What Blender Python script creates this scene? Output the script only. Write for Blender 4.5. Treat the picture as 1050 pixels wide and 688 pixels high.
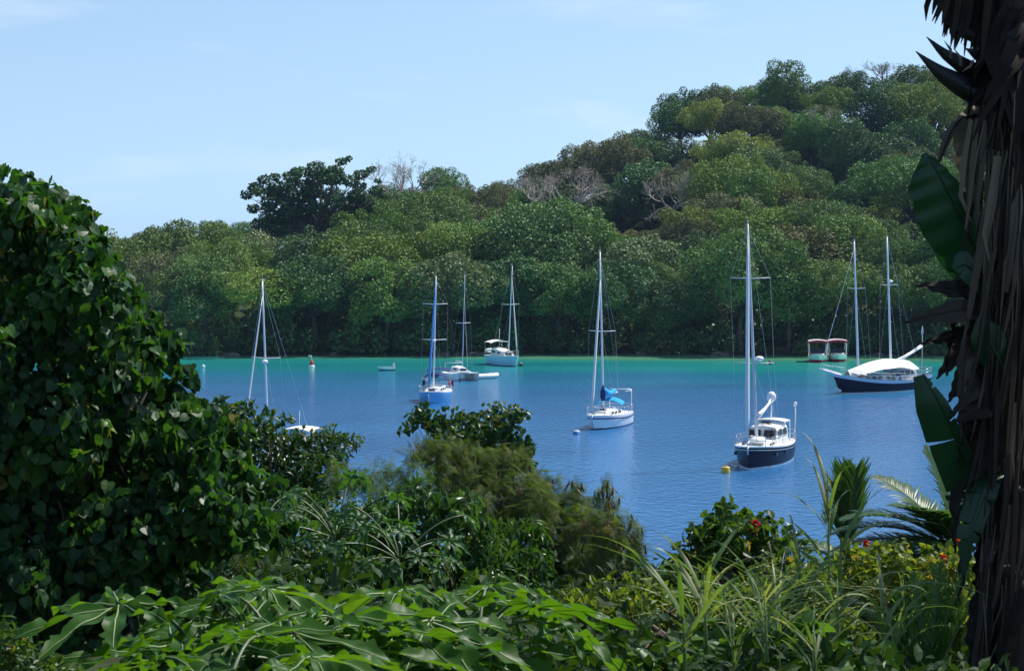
import bpy, math, random
import numpy as np
from mathutils import Vector, Matrix

# ------------------------------------------------------------------ camera, sky, sun, exposure
SC = bpy.context.scene
for o in list(bpy.data.objects):
    bpy.data.objects.remove(o)
COL = SC.collection
R = math.radians
FPX, CAMZ, HOR = 2400.0, 16.0, 255.0          # focal length in photo pixels, eye height above water, horizon row
PITCH = math.atan((344.0 - HOR) / FPX)
cd = bpy.data.cameras.new('camera')
cam = bpy.data.objects.new('camera', cd)
COL.objects.link(cam)
cam.location = (0, 0, CAMZ)
cam.rotation_euler = (math.pi / 2 - PITCH, 0, 0)
cd.sensor_width = 36.0
cd.lens = 36.0 * FPX / 1050.0
cd.clip_start = 0.1
cd.clip_end = 12000
cd.dof.use_dof = True
cd.dof.focus_distance = 190.0
cd.dof.aperture_fstop = 22.0
SC.camera = cam

SUN_EL, SUN_AZ = R(55), R(56)                 # azimuth from +Y (away from the camera) towards +X
SUN_DIR = Vector((math.sin(SUN_AZ) * math.cos(SUN_EL), math.cos(SUN_AZ) * math.cos(SUN_EL), math.sin(SUN_EL)))
w = bpy.data.worlds.new('World')
SC.world = w
w.use_nodes = True
wn, wl = w.node_tree.nodes, w.node_tree.links
sky = wn.new('ShaderNodeTexSky')
sky.sky_type = 'NISHITA'
sky.sun_disc = False
sky.sun_elevation = SUN_EL
sky.sun_rotation = SUN_AZ
sky.altitude = 0
sky.air_density = 1.0
sky.dust_density = 0.3
sky.ozone_density = 1.6
bg = wn['Background']
bg.inputs['Strength'].default_value = 0.124
tc = wn.new('ShaderNodeTexCoord')
mp = wn.new('ShaderNodeMapping')
mp.inputs['Scale'].default_value = (9, 9, 42)
nz = wn.new('ShaderNodeTexNoise')
nz.inputs['Scale'].default_value = 1.0
nz.inputs['Detail'].default_value = 6
rp = wn.new('ShaderNodeValToRGB')
rp.color_ramp.elements[0].position = 0.56
rp.color_ramp.elements[0].color = (0, 0, 0, 1)
rp.color_ramp.elements[1].position = 0.8
rp.color_ramp.elements[1].color = (0.30, 0.30, 0.30, 1)
mx = wn.new('ShaderNodeMix')
mx.data_type = 'RGBA'
hs = wn.new('ShaderNodeHueSaturation')
hs.inputs['Saturation'].default_value = 1.0
# the sky is looked up a little above the true direction: a clear trade-wind horizon without the yellow band
lift = wn.new('ShaderNodeVectorMath')
lift.operation = 'MULTIPLY_ADD'
lift.inputs[1].default_value = (1, 1, 0.85)
lift.inputs[2].default_value = (0, 0, 0.125)
wl.new(tc.outputs['Generated'], lift.inputs[0])
wl.new(lift.outputs[0], sky.inputs['Vector'])
wl.new(tc.outputs['Generated'], mp.inputs['Vector'])
wl.new(mp.outputs['Vector'], nz.inputs['Vector'])
wl.new(nz.outputs['Fac'], rp.inputs['Fac'])
tint = wn.new('ShaderNodeMix')
tint.data_type = 'RGBA'
tint.blend_type = 'MULTIPLY'
tint.inputs['Factor'].default_value = 1.0
tint.inputs['B'].default_value = (1.02, 1.02, 1.0, 1)
wl.new(sky.outputs['Color'], tint.inputs['A'])
wl.new(tint.outputs['Result'], hs.inputs['Color'])
wl.new(rp.outputs['Color'], mx.inputs['Factor'])
wl.new(hs.outputs['Color'], mx.inputs['A'])
mx.inputs['B'].default_value = (6.8, 7.0, 7.2, 1)
wl.new(mx.outputs['Result'], bg.inputs['Color'])

sl = bpy.data.lights.new('sun', 'SUN')
sl.energy = 5.0
sl.angle = R(0.5)
sl.color = (1.0, 0.955, 0.88)
so = bpy.data.objects.new('sun', sl)
COL.objects.link(so)
so.location = (0, 0, 60)
so.rotation_euler = SUN_DIR.to_track_quat('Z', 'Y').to_euler()
SC.view_settings.view_transform = 'Standard'
SC.view_settings.look = 'None'
SC.view_settings.exposure = 0.38
SC.view_settings.gamma = 1.0
SC.view_settings.use_curve_mapping = False
SC.cycles.max_bounces = 6
SC.cycles.transparent_max_bounces = 4
SC.cycles.caustics_reflective = False
SC.cycles.caustics_refractive = False

# ------------------------------------------------------------------ photo pixel -> world
CP, SP = math.cos(PITCH), math.sin(PITCH)


def ray(px, py):
    x = (px - 525.0) / FPX
    y = -(py - 344.0) / FPX
    return np.array((x, CP + y * SP, -SP + y * CP))


def at(px, py, Y):
    d = ray(px, py)
    return np.array((0, 0, CAMZ)) + d * (Y / d[1])


def on_water(px, py):
    d = ray(px, py)
    return np.array((0, 0, CAMZ)) + d * (-CAMZ / d[2])


def lerp(a, b, t):
    return a + (b - a) * t


def sstep(a, b, x):
    t = np.clip((np.asarray(x, float) - a) / (b - a), 0, 1)
    return t * t * (3 - 2 * t)


# ------------------------------------------------------------------ materials
MATS = {}


def new_mat(name):
    m = bpy.data.materials.new(name)
    m.use_nodes = True
    nt = m.node_tree
    nt.nodes.clear()
    out = nt.nodes.new('ShaderNodeOutputMaterial')
    return m, nt, out


def ramp(nt, stops):
    r = nt.nodes.new('ShaderNodeValToRGB')
    e = r.color_ramp.elements
    while len(e) > 1:
        e.remove(e[-1])
    e[0].position = stops[0][0]
    e[0].color = tuple(stops[0][1]) + (1,)
    for p, c in stops[1:]:
        k = e.new(p)
        k.color = tuple(c) + (1,)
    return r


def leaf_mat(name, stops, rough=0.45, trans=0.35, tcol=None, spec=0.5, objvar=0.0, sat_var=0.0):
    """stops: colour ramp over the per-leaf random value; trans: share of light let through the blade."""
    m, nt, out = new_mat(name)
    N, L = nt.nodes, nt.links
    a = N.new('ShaderNodeAttribute')
    a.attribute_name = 'rnd'
    r = ramp(nt, stops)
    L.new(a.outputs['Fac'], r.inputs['Fac'])
    col = r.outputs['Color']
    if objvar > 0:
        oi = N.new('ShaderNodeObjectInfo')
        h = N.new('ShaderNodeHueSaturation')
        mr = N.new('ShaderNodeMapRange')
        mr.inputs['To Min'].default_value = 1 - objvar
        mr.inputs['To Max'].default_value = 1 + objvar
        L.new(oi.outputs['Random'], mr.inputs['Value'])
        L.new(mr.outputs['Result'], h.inputs['Value'])
        mu = N.new('ShaderNodeMath')
        mu.operation = 'MULTIPLY'
        mu.inputs[1].default_value = 7.31
        fr = N.new('ShaderNodeMath')
        fr.operation = 'FRACT'
        L.new(oi.outputs['Random'], mu.inputs[0])
        L.new(mu.outputs[0], fr.inputs[0])
        m2 = N.new('ShaderNodeMapRange')
        m2.inputs['To Min'].default_value = 0.478
        m2.inputs['To Max'].default_value = 0.522
        L.new(fr.outputs[0], m2.inputs['Value'])
        L.new(m2.outputs['Result'], h.inputs['Hue'])
        m3 = N.new('ShaderNodeMapRange')
        m3.inputs['To Min'].default_value = 1 - sat_var
        m3.inputs['To Max'].default_value = 1.0
        mu2 = N.new('ShaderNodeMath')
        mu2.operation = 'MULTIPLY'
        mu2.inputs[1].default_value = 13.7
        fr2 = N.new('ShaderNodeMath')
        fr2.operation = 'FRACT'
        L.new(oi.outputs['Random'], mu2.inputs[0])
        L.new(mu2.outputs[0], fr2.inputs[0])
        L.new(fr2.outputs[0], m3.inputs['Value'])
        L.new(m3.outputs['Result'], h.inputs['Saturation'])
        L.new(col, h.inputs['Color'])
        col = h.outputs['Color']
    b = N.new('ShaderNodeBsdfPrincipled')
    b.inputs['Roughness'].default_value = rough
    b.inputs['Specular IOR Level'].default_value = spec
    L.new(col, b.inputs['Base Color'])
    if trans > 0:
        t = N.new('ShaderNodeBsdfTranslucent')
        mm = N.new('ShaderNodeMix')
        mm.data_type = 'RGBA'
        mm.blend_type = 'MULTIPLY'
        mm.inputs['Factor'].default_value = 1.0
        mm.inputs['B'].default_value = tuple(tcol or (2.2, 1.9, 0.6)) + (1,)
        L.new(col, mm.inputs['A'])
        L.new(mm.outputs['Result'], t.inputs['Color'])
        s = N.new('ShaderNodeMixShader')
        s.inputs['Fac'].default_value = trans
        L.new(b.outputs[0], s.inputs[1])
        L.new(t.outputs[0], s.inputs[2])
        L.new(s.outputs[0], out.inputs['Surface'])
    else:
        L.new(b.outputs[0], out.inputs['Surface'])
    MATS[name] = m
    return m


def plain(name, col, rough=0.4, spec=0.5, metal=0.0, var=0.12, scale=6.0, bump=0.0, stops=None, stretch=(1, 1, 1)):
    """paint, bark, cloth ...: a base colour broken up by object-space noise."""
    m, nt, out = new_mat(name)
    N, L = nt.nodes, nt.links
    b = N.new('ShaderNodeBsdfPrincipled')
    b.inputs['Roughness'].default_value = rough
    b.inputs['Specular IOR Level'].default_value = spec
    b.inputs['Metallic'].default_value = metal
    c = N.new('ShaderNodeTexCoord')
    mpn = N.new('ShaderNodeMapping')
    mpn.inputs['Scale'].default_value = stretch
    n = N.new('ShaderNodeTexNoise')
    n.inputs['Scale'].default_value = scale
    n.inputs['Detail'].default_value = 5
    L.new(c.outputs['Object'], mpn.inputs['Vector'])
    L.new(mpn.outputs['Vector'], n.inputs['Vector'])
    if stops is None:
        lo = tuple(max(0, x * (1 - var * 1.6)) for x in col)
        hi = tuple(min(0.95, x * (1 + var)) for x in col)
        stops = [(0.3, lo), (0.7, hi)]
    r = ramp(nt, stops)
    L.new(n.outputs['Fac'], r.inputs['Fac'])
    L.new(r.outputs['Color'], b.inputs['Base Color'])
    if bump > 0:
        bn = N.new('ShaderNodeBump')
        bn.inputs['Strength'].default_value = bump
        bn.inputs['Distance'].default_value = 0.02
        L.new(n.outputs['Fac'], bn.inputs['Height'])
        L.new(bn.outputs['Normal'], b.inputs['Normal'])
    L.new(b.outputs[0], out.inputs['Surface'])
    MATS[name] = m
    return m


# far woods
leaf_mat('leaf_wood_mid', [(0, (0.055, 0.123, 0.022)), (0.5, (0.087, 0.175, 0.032)), (1, (0.130, 0.225, 0.045))], 0.6, 0.10, spec=0.2, objvar=0.3, sat_var=0.12)
leaf_mat('leaf_wood_dark', [(0, (0.033, 0.085, 0.025)), (0.6, (0.055, 0.130, 0.033)), (1, (0.087, 0.175, 0.045))], 0.5, 0.10, spec=0.25, objvar=0.25, sat_var=0.12)
leaf_mat('leaf_wood_yellow', [(0, (0.087, 0.151, 0.020)), (0.5, (0.127, 0.212, 0.029)), (1, (0.176, 0.254, 0.042))], 0.6, 0.12, spec=0.2, objvar=0.22, sat_var=0.1)
leaf_mat('leaf_wood_olive', [(0, (0.081, 0.099, 0.036)), (0.5, (0.120, 0.138, 0.054)), (1, (0.168, 0.172, 0.078))], 0.7, 0.08, spec=0.15, objvar=0.25, sat_var=0.15)
leaf_mat('leaf_wood_pale', [(0, (0.095, 0.153, 0.052)), (0.5, (0.148, 0.212, 0.081)), (1, (0.224, 0.281, 0.135))], 0.55, 0.10, spec=0.25, objvar=0.2, sat_var=0.12)
leaf_mat('leaf_wood_emergent', [(0, (0.022, 0.066, 0.024)), (0.6, (0.038, 0.105, 0.034)), (1, (0.064, 0.145, 0.044))], 0.5, 0.16, spec=0.25)
leaf_mat('leaf_wood_dry', [(0, (0.16, 0.12, 0.05)), (0.5, (0.20, 0.15, 0.07)), (1, (0.26, 0.21, 0.12))], 0.7, 0.2)
# near plants
leaf_mat('leaf_heart', [(0, (0.014, 0.044, 0.013)), (0.55, (0.030, 0.088, 0.020)), (0.96, (0.060, 0.140, 0.030)), (0.99, (0.15, 0.18, 0.02)), (1, (0.17, 0.15, 0.03))], 0.42, 0.34, (2.0, 2.1, 0.5), 0.26)
leaf_mat('leaf_glossy', [(0, (0.016, 0.046, 0.012)), (0.6, (0.030, 0.080, 0.018)), (0.95, (0.052, 0.115, 0.024)), (1, (0.13, 0.14, 0.03))], 0.38, 0.3, spec=0.3)
leaf_mat('leaf_mango', [(0, (0.020, 0.060, 0.012)), (0.6, (0.036, 0.098, 0.018)), (1, (0.066, 0.135, 0.026))], 0.36, 0.34, spec=0.32)
leaf_mat('leaf_papaya', [(0, (0.030, 0.098, 0.014)), (1, (0.060, 0.142, 0.024))], 0.42, 0.48, (2.2, 1.9, 0.3), 0.16)
leaf_mat('leaf_papaya_far', [(0, (0.030, 0.085, 0.026)), (1, (0.056, 0.130, 0.042))], 0.45, 0.34, (1.9, 2.0, 0.4), 0.25)
leaf_mat('leaf_feather', [(0, (0.046, 0.082, 0.018)), (0.5, (0.074, 0.120, 0.026)), (0.92, (0.105, 0.145, 0.036)), (1, (0.17, 0.11, 0.05))], 0.6, 0.4, (1.8, 1.8, 0.6), 0.2)
leaf_mat('leaf_feather_green', [(0, (0.040, 0.085, 0.018)), (0.6, (0.070, 0.125, 0.028)), (1, (0.095, 0.145, 0.036))], 0.6, 0.42, (1.8, 1.8, 0.6), 0.3)
leaf_mat('leaf_hibiscus', [(0, (0.020, 0.055, 0.012)), (0.6, (0.040, 0.098, 0.018)), (0.95, (0.075, 0.140, 0.026)), (1, (0.20, 0.17, 0.03))], 0.4, 0.38, spec=0.3)
leaf_mat('leaf_yellowish', [(0, (0.052, 0.100, 0.014)), (0.5, (0.092, 0.150, 0.022)), (0.88, (0.140, 0.185, 0.034)), (1, (0.24, 0.19, 0.05))], 0.45, 0.42, spec=0.3)
leaf_mat('leaf_herb', [(0, (0.036, 0.102, 0.018)), (0.6, (0.066, 0.155, 0.028)), (1, (0.110, 0.200, 0.048))], 0.42, 0.42, spec=0.3)
leaf_mat('leaf_palm', [(0, (0.036, 0.085, 0.020)), (1, (0.070, 0.135, 0.034))], 0.38, 0.4, (1.8, 1.9, 0.5), 0.35)
leaf_mat('leaf_reed', [(0, (0.085, 0.155, 0.040)), (0.75, (0.150, 0.215, 0.070)), (1, (0.34, 0.32, 0.19))], 0.42, 0.36, (1.5, 1.6, 0.5))
leaf_mat('leaf_banana', [(0, (0.012, 0.046, 0.022)), (1, (0.020, 0.066, 0.028))], 0.38, 0.16, (1.3, 2.0, 0.5), 0.45)
leaf_mat('leaf_dead', [(0, (0.018, 0.014, 0.013)), (0.6, (0.046, 0.036, 0.030)), (1, (0.13, 0.10, 0.078))], 0.75, 0.10, (1, 0.9, 0.7), 0.2)
leaf_mat('leaf_dead_pale', [(0, (0.14, 0.11, 0.085)), (1, (0.26, 0.21, 0.155))], 0.75, 0.15, (1, 0.9, 0.7), 0.3)
leaf_mat('leaf_under', [(0, (0.009, 0.027, 0.006)), (0.6, (0.020, 0.052, 0.010)), (1, (0.040, 0.082, 0.016))], 0.6, 0.28, spec=0.15)  # kept darker: shadow behind the papayas is put into the leaf colour
leaf_mat('petal_red', [(0, (0.50, 0.012, 0.018)), (1, (0.70, 0.04, 0.04))], 0.5, 0.3, (1.2, 0.6, 0.6))
plain('midrib', (0.20, 0.28, 0.11), 0.5)
plain('petiole', (0.075, 0.115, 0.040), 0.5)
plain('pod', (0.13, 0.07, 0.04), 0.6)
plain('bark', (0.12, 0.095, 0.075), 0.9, 0.2, var=0.4, scale=3, bump=0.4)
plain('bark_pale', (0.42, 0.37, 0.34), 0.9, 0.2, var=0.3, scale=2.0)
plain('bark_grey', (0.24, 0.215, 0.20), 0.9, 0.2, var=0.3, scale=2.0)
plain('bark_fibre', (0.055, 0.044, 0.040), 0.9, 0.2, var=0.6, scale=14, bump=0.8, stretch=(1, 1, 0.08))
plain('bract', (0.018, 0.016, 0.020), 0.5)
# boats
plain('gelcoat_white', (0.80, 0.80, 0.78), 0.25, var=0.03)
plain('deck_white', (0.74, 0.72, 0.67), 0.5, var=0.06, scale=3)
plain('deck_teak', (0.36, 0.27, 0.19), 0.7, var=0.15, scale=5)
plain('hull_navy', (0.004, 0.006, 0.024), 0.35, 0.12, var=0.10, scale=1.5)
plain('hull_blue', (0.10, 0.36, 0.62), 0.25, var=0.06, scale=1.5)
plain('hull_paleblue', (0.42, 0.60, 0.80), 0.25, var=0.04, scale=1.5)
plain('stripe_navy', (0.018, 0.03, 0.13), 0.3)
plain('antifoul', (0.03, 0.05, 0.10), 0.7)
plain('paleblue_rail_shade', (0.50, 0.58, 0.70), 0.35, var=0.04)  # the ketch's white rail: its bluish shade is put into the colour
plain('spar_white', (0.78, 0.78, 0.78), 0.35, var=0.03)
plain('spar_grey', (0.52, 0.54, 0.57), 0.35, var=0.05)
plain('spar_blue', (0.07, 0.25, 0.58), 0.5, var=0.1)
plain('canvas_bright', (0.02, 0.36, 0.66), 0.8, 0.2, var=0.15, scale=3)
plain('canvas_navy', (0.015, 0.03, 0.13), 0.8, 0.2, var=0.2, scale=3)
plain('canvas_white', (0.82, 0.79, 0.72), 0.8, 0.2, var=0.04, scale=2)
plain('canvas_red', (0.50, 0.03, 0.05), 0.7, 0.2, var=0.1)
plain('glass_dark', (0.012, 0.016, 0.024), 0.06, var=0.1)
plain('steel', (0.60, 0.60, 0.60), 0.3, metal=0.6, var=0.05)
plain('rope', (0.30, 0.29, 0.27), 0.9)
plain('sailcloth', (0.78, 0.76, 0.71), 0.8, 0.2, var=0.05)
plain('buoy_yellow', (0.72, 0.47, 0.02), 0.4, var=0.15, scale=4)
plain('buoy_red', (0.75, 0.06, 0.05), 0.4, var=0.1)
plain('buoy_white', (0.75, 0.75, 0.75), 0.4, var=0.1)
plain('buoy_blue', (0.05, 0.16, 0.42), 0.4, var=0.1)
plain('buoy_black', (0.02, 0.02, 0.022), 0.5, var=0.1)
plain('wood_dark', (0.11, 0.06, 0.04), 0.5, var=0.3)
plain('barrel_blue', (0.03, 0.10, 0.32), 0.5, var=0.1)
plain('rock', (0.15, 0.13, 0.11), 0.9, 0.2, var=0.5, scale=1.5, bump=0.6)


# ------------------------------------------------------------------ mesh builder
class MB:
    def __init__(self):
        self.v, self.f, self.m, self.s, self.r = [], [], [], [], []
        self.n = 0

    def add(self, verts, faces, mat=0, rnd=0.5, smooth=False):
        verts = np.asarray(verts, float).reshape(-1, 3)
        nv = len(verts)
        self.v.append(verts)
        self.r.append(np.broadcast_to(np.asarray(rnd, float), (nv,)).copy())
        if isinstance(faces, np.ndarray):
            fa = [faces]
        else:
            by = {}
            for fc in faces:
                by.setdefault(len(fc), []).append(fc)
            fa = [np.array(x, int) for x in by.values()]
        for a in fa:
            self.f.append(a + self.n)
            self.m.append(np.full(len(a), mat, int))
            self.s.append(np.full(len(a), bool(smooth)))
        self.n += nv
        return self

    # --- shapes
    def tube(self, pts, rad, sides=6, mat=0, rnd=0.5, cap=True, smooth=True):
        pts = np.asarray(pts, float)
        n = len(pts)
        rad = np.broadcast_to(np.asarray(rad, float), (n,))
        d = np.gradient(pts, axis=0)
        d /= np.linalg.norm(d, axis=1)[:, None] + 1e-9
        ref = np.array((0, 0, 1.0)) if abs(d[0][2]) < 0.9 else np.array((1.0, 0, 0))
        u = np.cross(d, ref)
        u /= np.linalg.norm(u, axis=1)[:, None] + 1e-9
        for i in range(1, n):
            if np.dot(u[i], u[i - 1]) < 0:
                u[i] = -u[i]
        q = np.cross(d, u)
        a = np.linspace(0, 2 * np.pi, sides, endpoint=False)
        ring = u[:, None, :] * np.cos(a)[None, :, None] + q[:, None, :] * np.sin(a)[None, :, None]
        V = pts[:, None, :] + ring * rad[:, None, None]
        F = []
        for i in range(n - 1):
            for j in range(sides):
                k = (j + 1) % sides
                F.append((i * sides + j, i * sides + k, (i + 1) * sides + k, (i + 1) * sides + j))
        if cap:
            F.append(tuple(range(sides))[::-1])
            F.append(tuple((n - 1) * sides + j for j in range(sides)))
        return self.add(V.reshape(-1, 3), F, mat, rnd, smooth)

    def box(self, c, s, mat=0, taper=1.0, rot=0.0, bev=0.0):
        """box with a tapered top and chamfered vertical corners"""
        cx, cy, cz = c
        x, y, z = s[0] / 2, s[1] / 2, s[2] / 2
        b = bev if bev > 0 else min(x, y) * 0.12
        ring = [(-x + b, -y), (x - b, -y), (x, -y + b), (x, y - b), (x - b, y), (-x + b, y), (-x, y - b), (-x, -y + b)]
        V = []
        e = min(b, z * 0.5)
        for (zz, k) in ((-z, 1.0), (z - e, lerp(1, taper, 0.9)), (z, taper * (1 - b / max(x, y) * 0.7))):
            for (a, d) in ring:
                V.append((a * k, d * k, zz))
        V = np.array(V)
        ca, sa = math.cos(rot), math.sin(rot)
        V = np.stack((V[:, 0] * ca - V[:, 1] * sa + cx, V[:, 0] * sa + V[:, 1] * ca + cy, V[:, 2] + cz), 1)
        F = []
        for l in range(2):
            for j in range(8):
                k = (j + 1) % 8
                F.append((l * 8 + j, l * 8 + k, l * 8 + 8 + k, l * 8 + 8 + j))
        F.append(tuple(range(8))[::-1])
        F.append(tuple(range(16, 24)))
        return self.add(V, F, mat)

    def lathe(self, prof, c=(0, 0, 0), sides=16, mat=0, scale=(1, 1)):
        prof = np.asarray(prof, float)
        a = np.linspace(0, 2 * np.pi, sides, endpoint=False)
        V = np.stack((prof[:, 0:1] * np.cos(a) * scale[0], prof[:, 0:1] * np.sin(a) * scale[1], np.repeat(prof[:, 1:2], sides, 1)), 2)
        V = V.reshape(-1, 3) + np.asarray(c, float)
        n = len(prof)
        F = []
        for i in range(n - 1):
            for j in range(sides):
                k = (j + 1) % sides
                F.append((i * sides + j, i * sides + k, (i + 1) * sides + k, (i + 1) * sides + j))
        F.append(tuple(range(sides))[::-1])
        F.append(tuple((n - 1) * sides + j for j in range(sides)))
        return self.add(V, F, mat, 0.5, True)

    def grid(self, P, mat=0, rnd=0.5, smooth=True, closed=False):
        P = np.asarray(P, float)
        n, m = P.shape[:2]
        idx = np.arange(n * m).reshape(n, m)
        if closed:
            idx = np.concatenate((idx, idx[:, :1]), 1)
        F = np.stack((idx[:-1, :-1], idx[:-1, 1:], idx[1:, 1:], idx[1:, :-1]), 2).reshape(-1, 4)
        rr = np.asarray(rnd, float)
        if rr.ndim == 2:
            rr = rr.reshape(-1)
        return self.add(P.reshape(-1, 3), F, mat, rr, smooth)

    def leaves(self, tmpl, pos, t, n, size, rnd, mat=0, width=1.0, smooth=False):
        """instances of a leaf template: pos = stalk end, t = towards the tip, n = upper side"""
        V0, F0 = tmpl
        V0 = np.asarray(V0, float)
        N = len(pos)
        if N == 0:
            return self
        t = t / (np.linalg.norm(t, axis=1)[:, None] + 1e-9)
        n = n - t * np.sum(n * t, 1)[:, None]
        n = n / (np.linalg.norm(n, axis=1)[:, None] + 1e-9)
        s = np.cross(t, n)
        size = np.broadcast_to(np.asarray(size, float), (N,))
        V = (s[:, None, :] * V0[None, :, 0:1] * width + t[:, None, :] * V0[None, :, 1:2] + n[:, None, :] * V0[None, :, 2:3])
        V = V * size[:, None, None] + pos[:, None, :]
        k = len(V0)
        off = (np.arange(N) * k)[:, None, None]
        by = {}
        for fc in F0:
            by.setdefault(len(fc), []).append(fc)
        VV = V.reshape(-1, 3)
        self.v.append(VV)
        self.r.append(np.repeat(np.broadcast_to(np.asarray(rnd, float), (N,)), k))
        for fcs in by.values():
            a = (np.array(fcs, int)[None] + off).reshape(-1, len(fcs[0])) + self.n
            self.f.append(a)
            self.m.append(np.full(len(a), mat, int))
            self.s.append(np.full(len(a), bool(smooth)))
        self.n += N * k
        return self

    def mesh(self, name, mats):
        me = bpy.data.meshes.new(name)
        V = np.concatenate(self.v)
        me.vertices.add(len(V))
        me.vertices.foreach_set('co', V.astype(np.float32).ravel())
        loops = np.concatenate([a.ravel() for a in self.f])
        tot = np.concatenate([np.full(len(a), a.shape[1], int) for a in self.f])
        start = np.concatenate(([0], np.cumsum(tot)[:-1]))
        me.loops.add(len(loops))
        me.loops.foreach_set('vertex_index', loops.astype(np.int32))
        me.polygons.add(len(tot))
        me.polygons.foreach_set('loop_start', start.astype(np.int32))
        me.polygons.foreach_set('loop_total', tot.astype(np.int32))
        me.polygons.foreach_set('material_index', np.concatenate(self.m).astype(np.int32))
        me.polygons.foreach_set('use_smooth', np.concatenate(self.s))
        at_ = me.attributes.new('rnd', 'FLOAT', 'POINT')
        at_.data.foreach_set('value', np.concatenate(self.r).astype(np.float32))
        for x in (mats if isinstance(mats, (list, tuple)) else [mats]):
            me.materials.append(MATS[x] if isinstance(x, str) else x)
        me.update(calc_edges=True)
        me.validate()
        return me

    def build(self, name, mats, parent=None, loc=None):
        return link(name, self.mesh(name, mats), parent, loc)


def link(name, me, parent=None, loc=None):
    o = bpy.data.objects.new(name, me)
    COL.objects.link(o)
    if parent is not None:
        o.parent = parent
    if loc is not None:
        o.location = loc
    return o


def tag(o, label=None, cat=None, group=None, kind=None):
    if label:
        o['label'] = label
    if cat:
        o['category'] = cat
    if group:
        o['group'] = group
    if kind:
        o['kind'] = kind
    return o


def thing(name, loc, label, cat, group=None, rz=0.0):
    o = bpy.data.objects.new(name, None)
    COL.objects.link(o)
    o.empty_display_size = 0.3
    o.location = tuple(float(x) for x in loc)
    o.rotation_euler = (0, 0, rz)
    return tag(o, label, cat, group)


def dup(root, loc, rz, scale=1.0, label=None, group=None):
    r = root.copy()
    COL.objects.link(r)
    r.location = tuple(float(x) for x in loc)
    r.rotation_euler = (0, 0, rz)
    r.scale = (scale,) * 3 if not isinstance(scale, tuple) else scale
    if label:
        r['label'] = label
    if group:
        r['group'] = group
    for ch in list(root.children):
        c = ch.copy()
        COL.objects.link(c)
        c.parent = r
        for g in list(ch.children):
            d = g.copy()
            COL.objects.link(d)
            d.parent = c
    return r


def unit(v):
    v = np.asarray(v, float)
    return v / (np.linalg.norm(v, axis=-1, keepdims=True) + 1e-9)


# leaf templates: x across, y along, z towards the upper side
T_KITE = ([(0, 0, 0), (0.36, 0.42, 0.10), (0, 1, -0.05), (-0.36, 0.42, 0.10)], [(0, 1, 2), (0, 2, 3)])
T_CLUMP = ([(0, 0, 0), (0.42, 0.25, 0.10), (0.30, 0.8, -0.08), (0, 1, 0.02), (-0.45, 0.6, 0.12)], [(0, 1, 2, 3), (0, 3, 4)])
T_ELL = ([(0, 0, 0), (0.17, 0.25, 0.06), (0.19, 0.6, 0.05), (0, 1, -0.08), (-0.19, 0.6, 0.05), (-0.17, 0.25, 0.06), (0, 0.5, 0)],
         [(0, 1, 2, 6), (6, 2, 3), (0, 6, 4, 5), (6, 3, 4)])
T_LANCE = ([(0, 0, 0), (0.11, 0.3, 0.03), (0.10, 0.65, 0.0), (0, 1, -0.18), (-0.10, 0.65, 0.0), (-0.11, 0.3, 0.03), (0, 0.5, -0.03)],
           [(0, 1, 2, 6), (6, 2, 3), (0, 6, 4, 5), (6, 3, 4)])
T_HEART = ([(0, 0.06, 0), (0.2, -0.06, 0.02), (0.42, 0.08, 0.03), (0.46, 0.36, 0.02), (0.28, 0.70, -0.06), (0, 1.0, -0.22),
            (-0.28, 0.70, -0.06), (-0.46, 0.36, 0.02), (-0.42, 0.08, 0.03), (-0.2, -0.06, 0.02), (0, 0.36, -0.05), (0, 0.70, -0.11)],
           [(0, 1, 2, 3, 10), (10, 3, 4, 11), (11, 4, 5), (0, 10, 7, 8, 9), (10, 11, 6, 7), (11, 5, 6)])
T_OVAL = ([(0, 0, 0), (0.27, 0.16, 0.05), (0.33, 0.5, 0.05), (0.17, 0.83, -0.02), (0, 1, -0.10), (-0.17, 0.83, -0.02), (-0.33, 0.5, 0.05), (-0.27, 0.16, 0.05), (0, 0.5, -0.02)],
          [(0, 1, 2, 8), (8, 2, 3, 4), (0, 8, 6, 7), (8, 4, 5, 6)])


def feather_template(npairs=8, fold=0.25, w=0.30):
    V, F = [], []
    for i in range(npairs):
        y = (i + 0.6) / npairs
        l = w * math.sin(math.pi * min(1, 0.18 + 0.80 * y)) ** 0.7
        h = 0.24 / npairs
        for s in (-1, 1):
            k = len(V)
            V += [(0, y - h * 0.7, -0.15 * y * y), (0, y + h * 0.7, -0.15 * y * y), (s * l, y + h + 0.10, -0.15 * y * y - fold * l), (s * l * 0.9, y - h + 0.12, -0.15 * y * y - fold * l)]
            F.append((k, k + 1, k + 2, k + 3) if s < 0 else (k, k + 3, k + 2, k + 1))
    k = len(V)
    V += [(-0.008, 0, 0), (0.008, 0, 0), (0.004, 1, -0.15), (-0.004, 1, -0.15)]
    F.append((k, k + 1, k + 2, k + 3))
    return V, F


T_FEATHER = feather_template()


# ------------------------------------------------------------------ terrain
FRONT = [(-300, 275), (0, 268), (130, 262), (200, 242), (300, 240), (350, 232), (400, 216), (470, 208), (560, 218), (640, 216), (700, 198), (800, 182), (862, 214), (930, 170), (1000, 182), (1100, 185), (1400, 190)]
RIDGE = [(-400, 240), (0, 226), (100, 222), (240, 214), (330, 196), (400, 166), (500, 166), (530, 164), (560, 154), (600, 144), (640, 130), (690, 100), (760, 80), (850, 64), (940, 68), (985, 76), (1050, 84), (1300, 120)]
Y1, Y2 = 408.0, 525.0


def shore_y(x):
    return 352 + 2.5 * np.sin(x * 0.05 + 1) + 1.5 * np.sin(x * 0.13) - 6 * sstep(60, 130, x)


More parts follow.
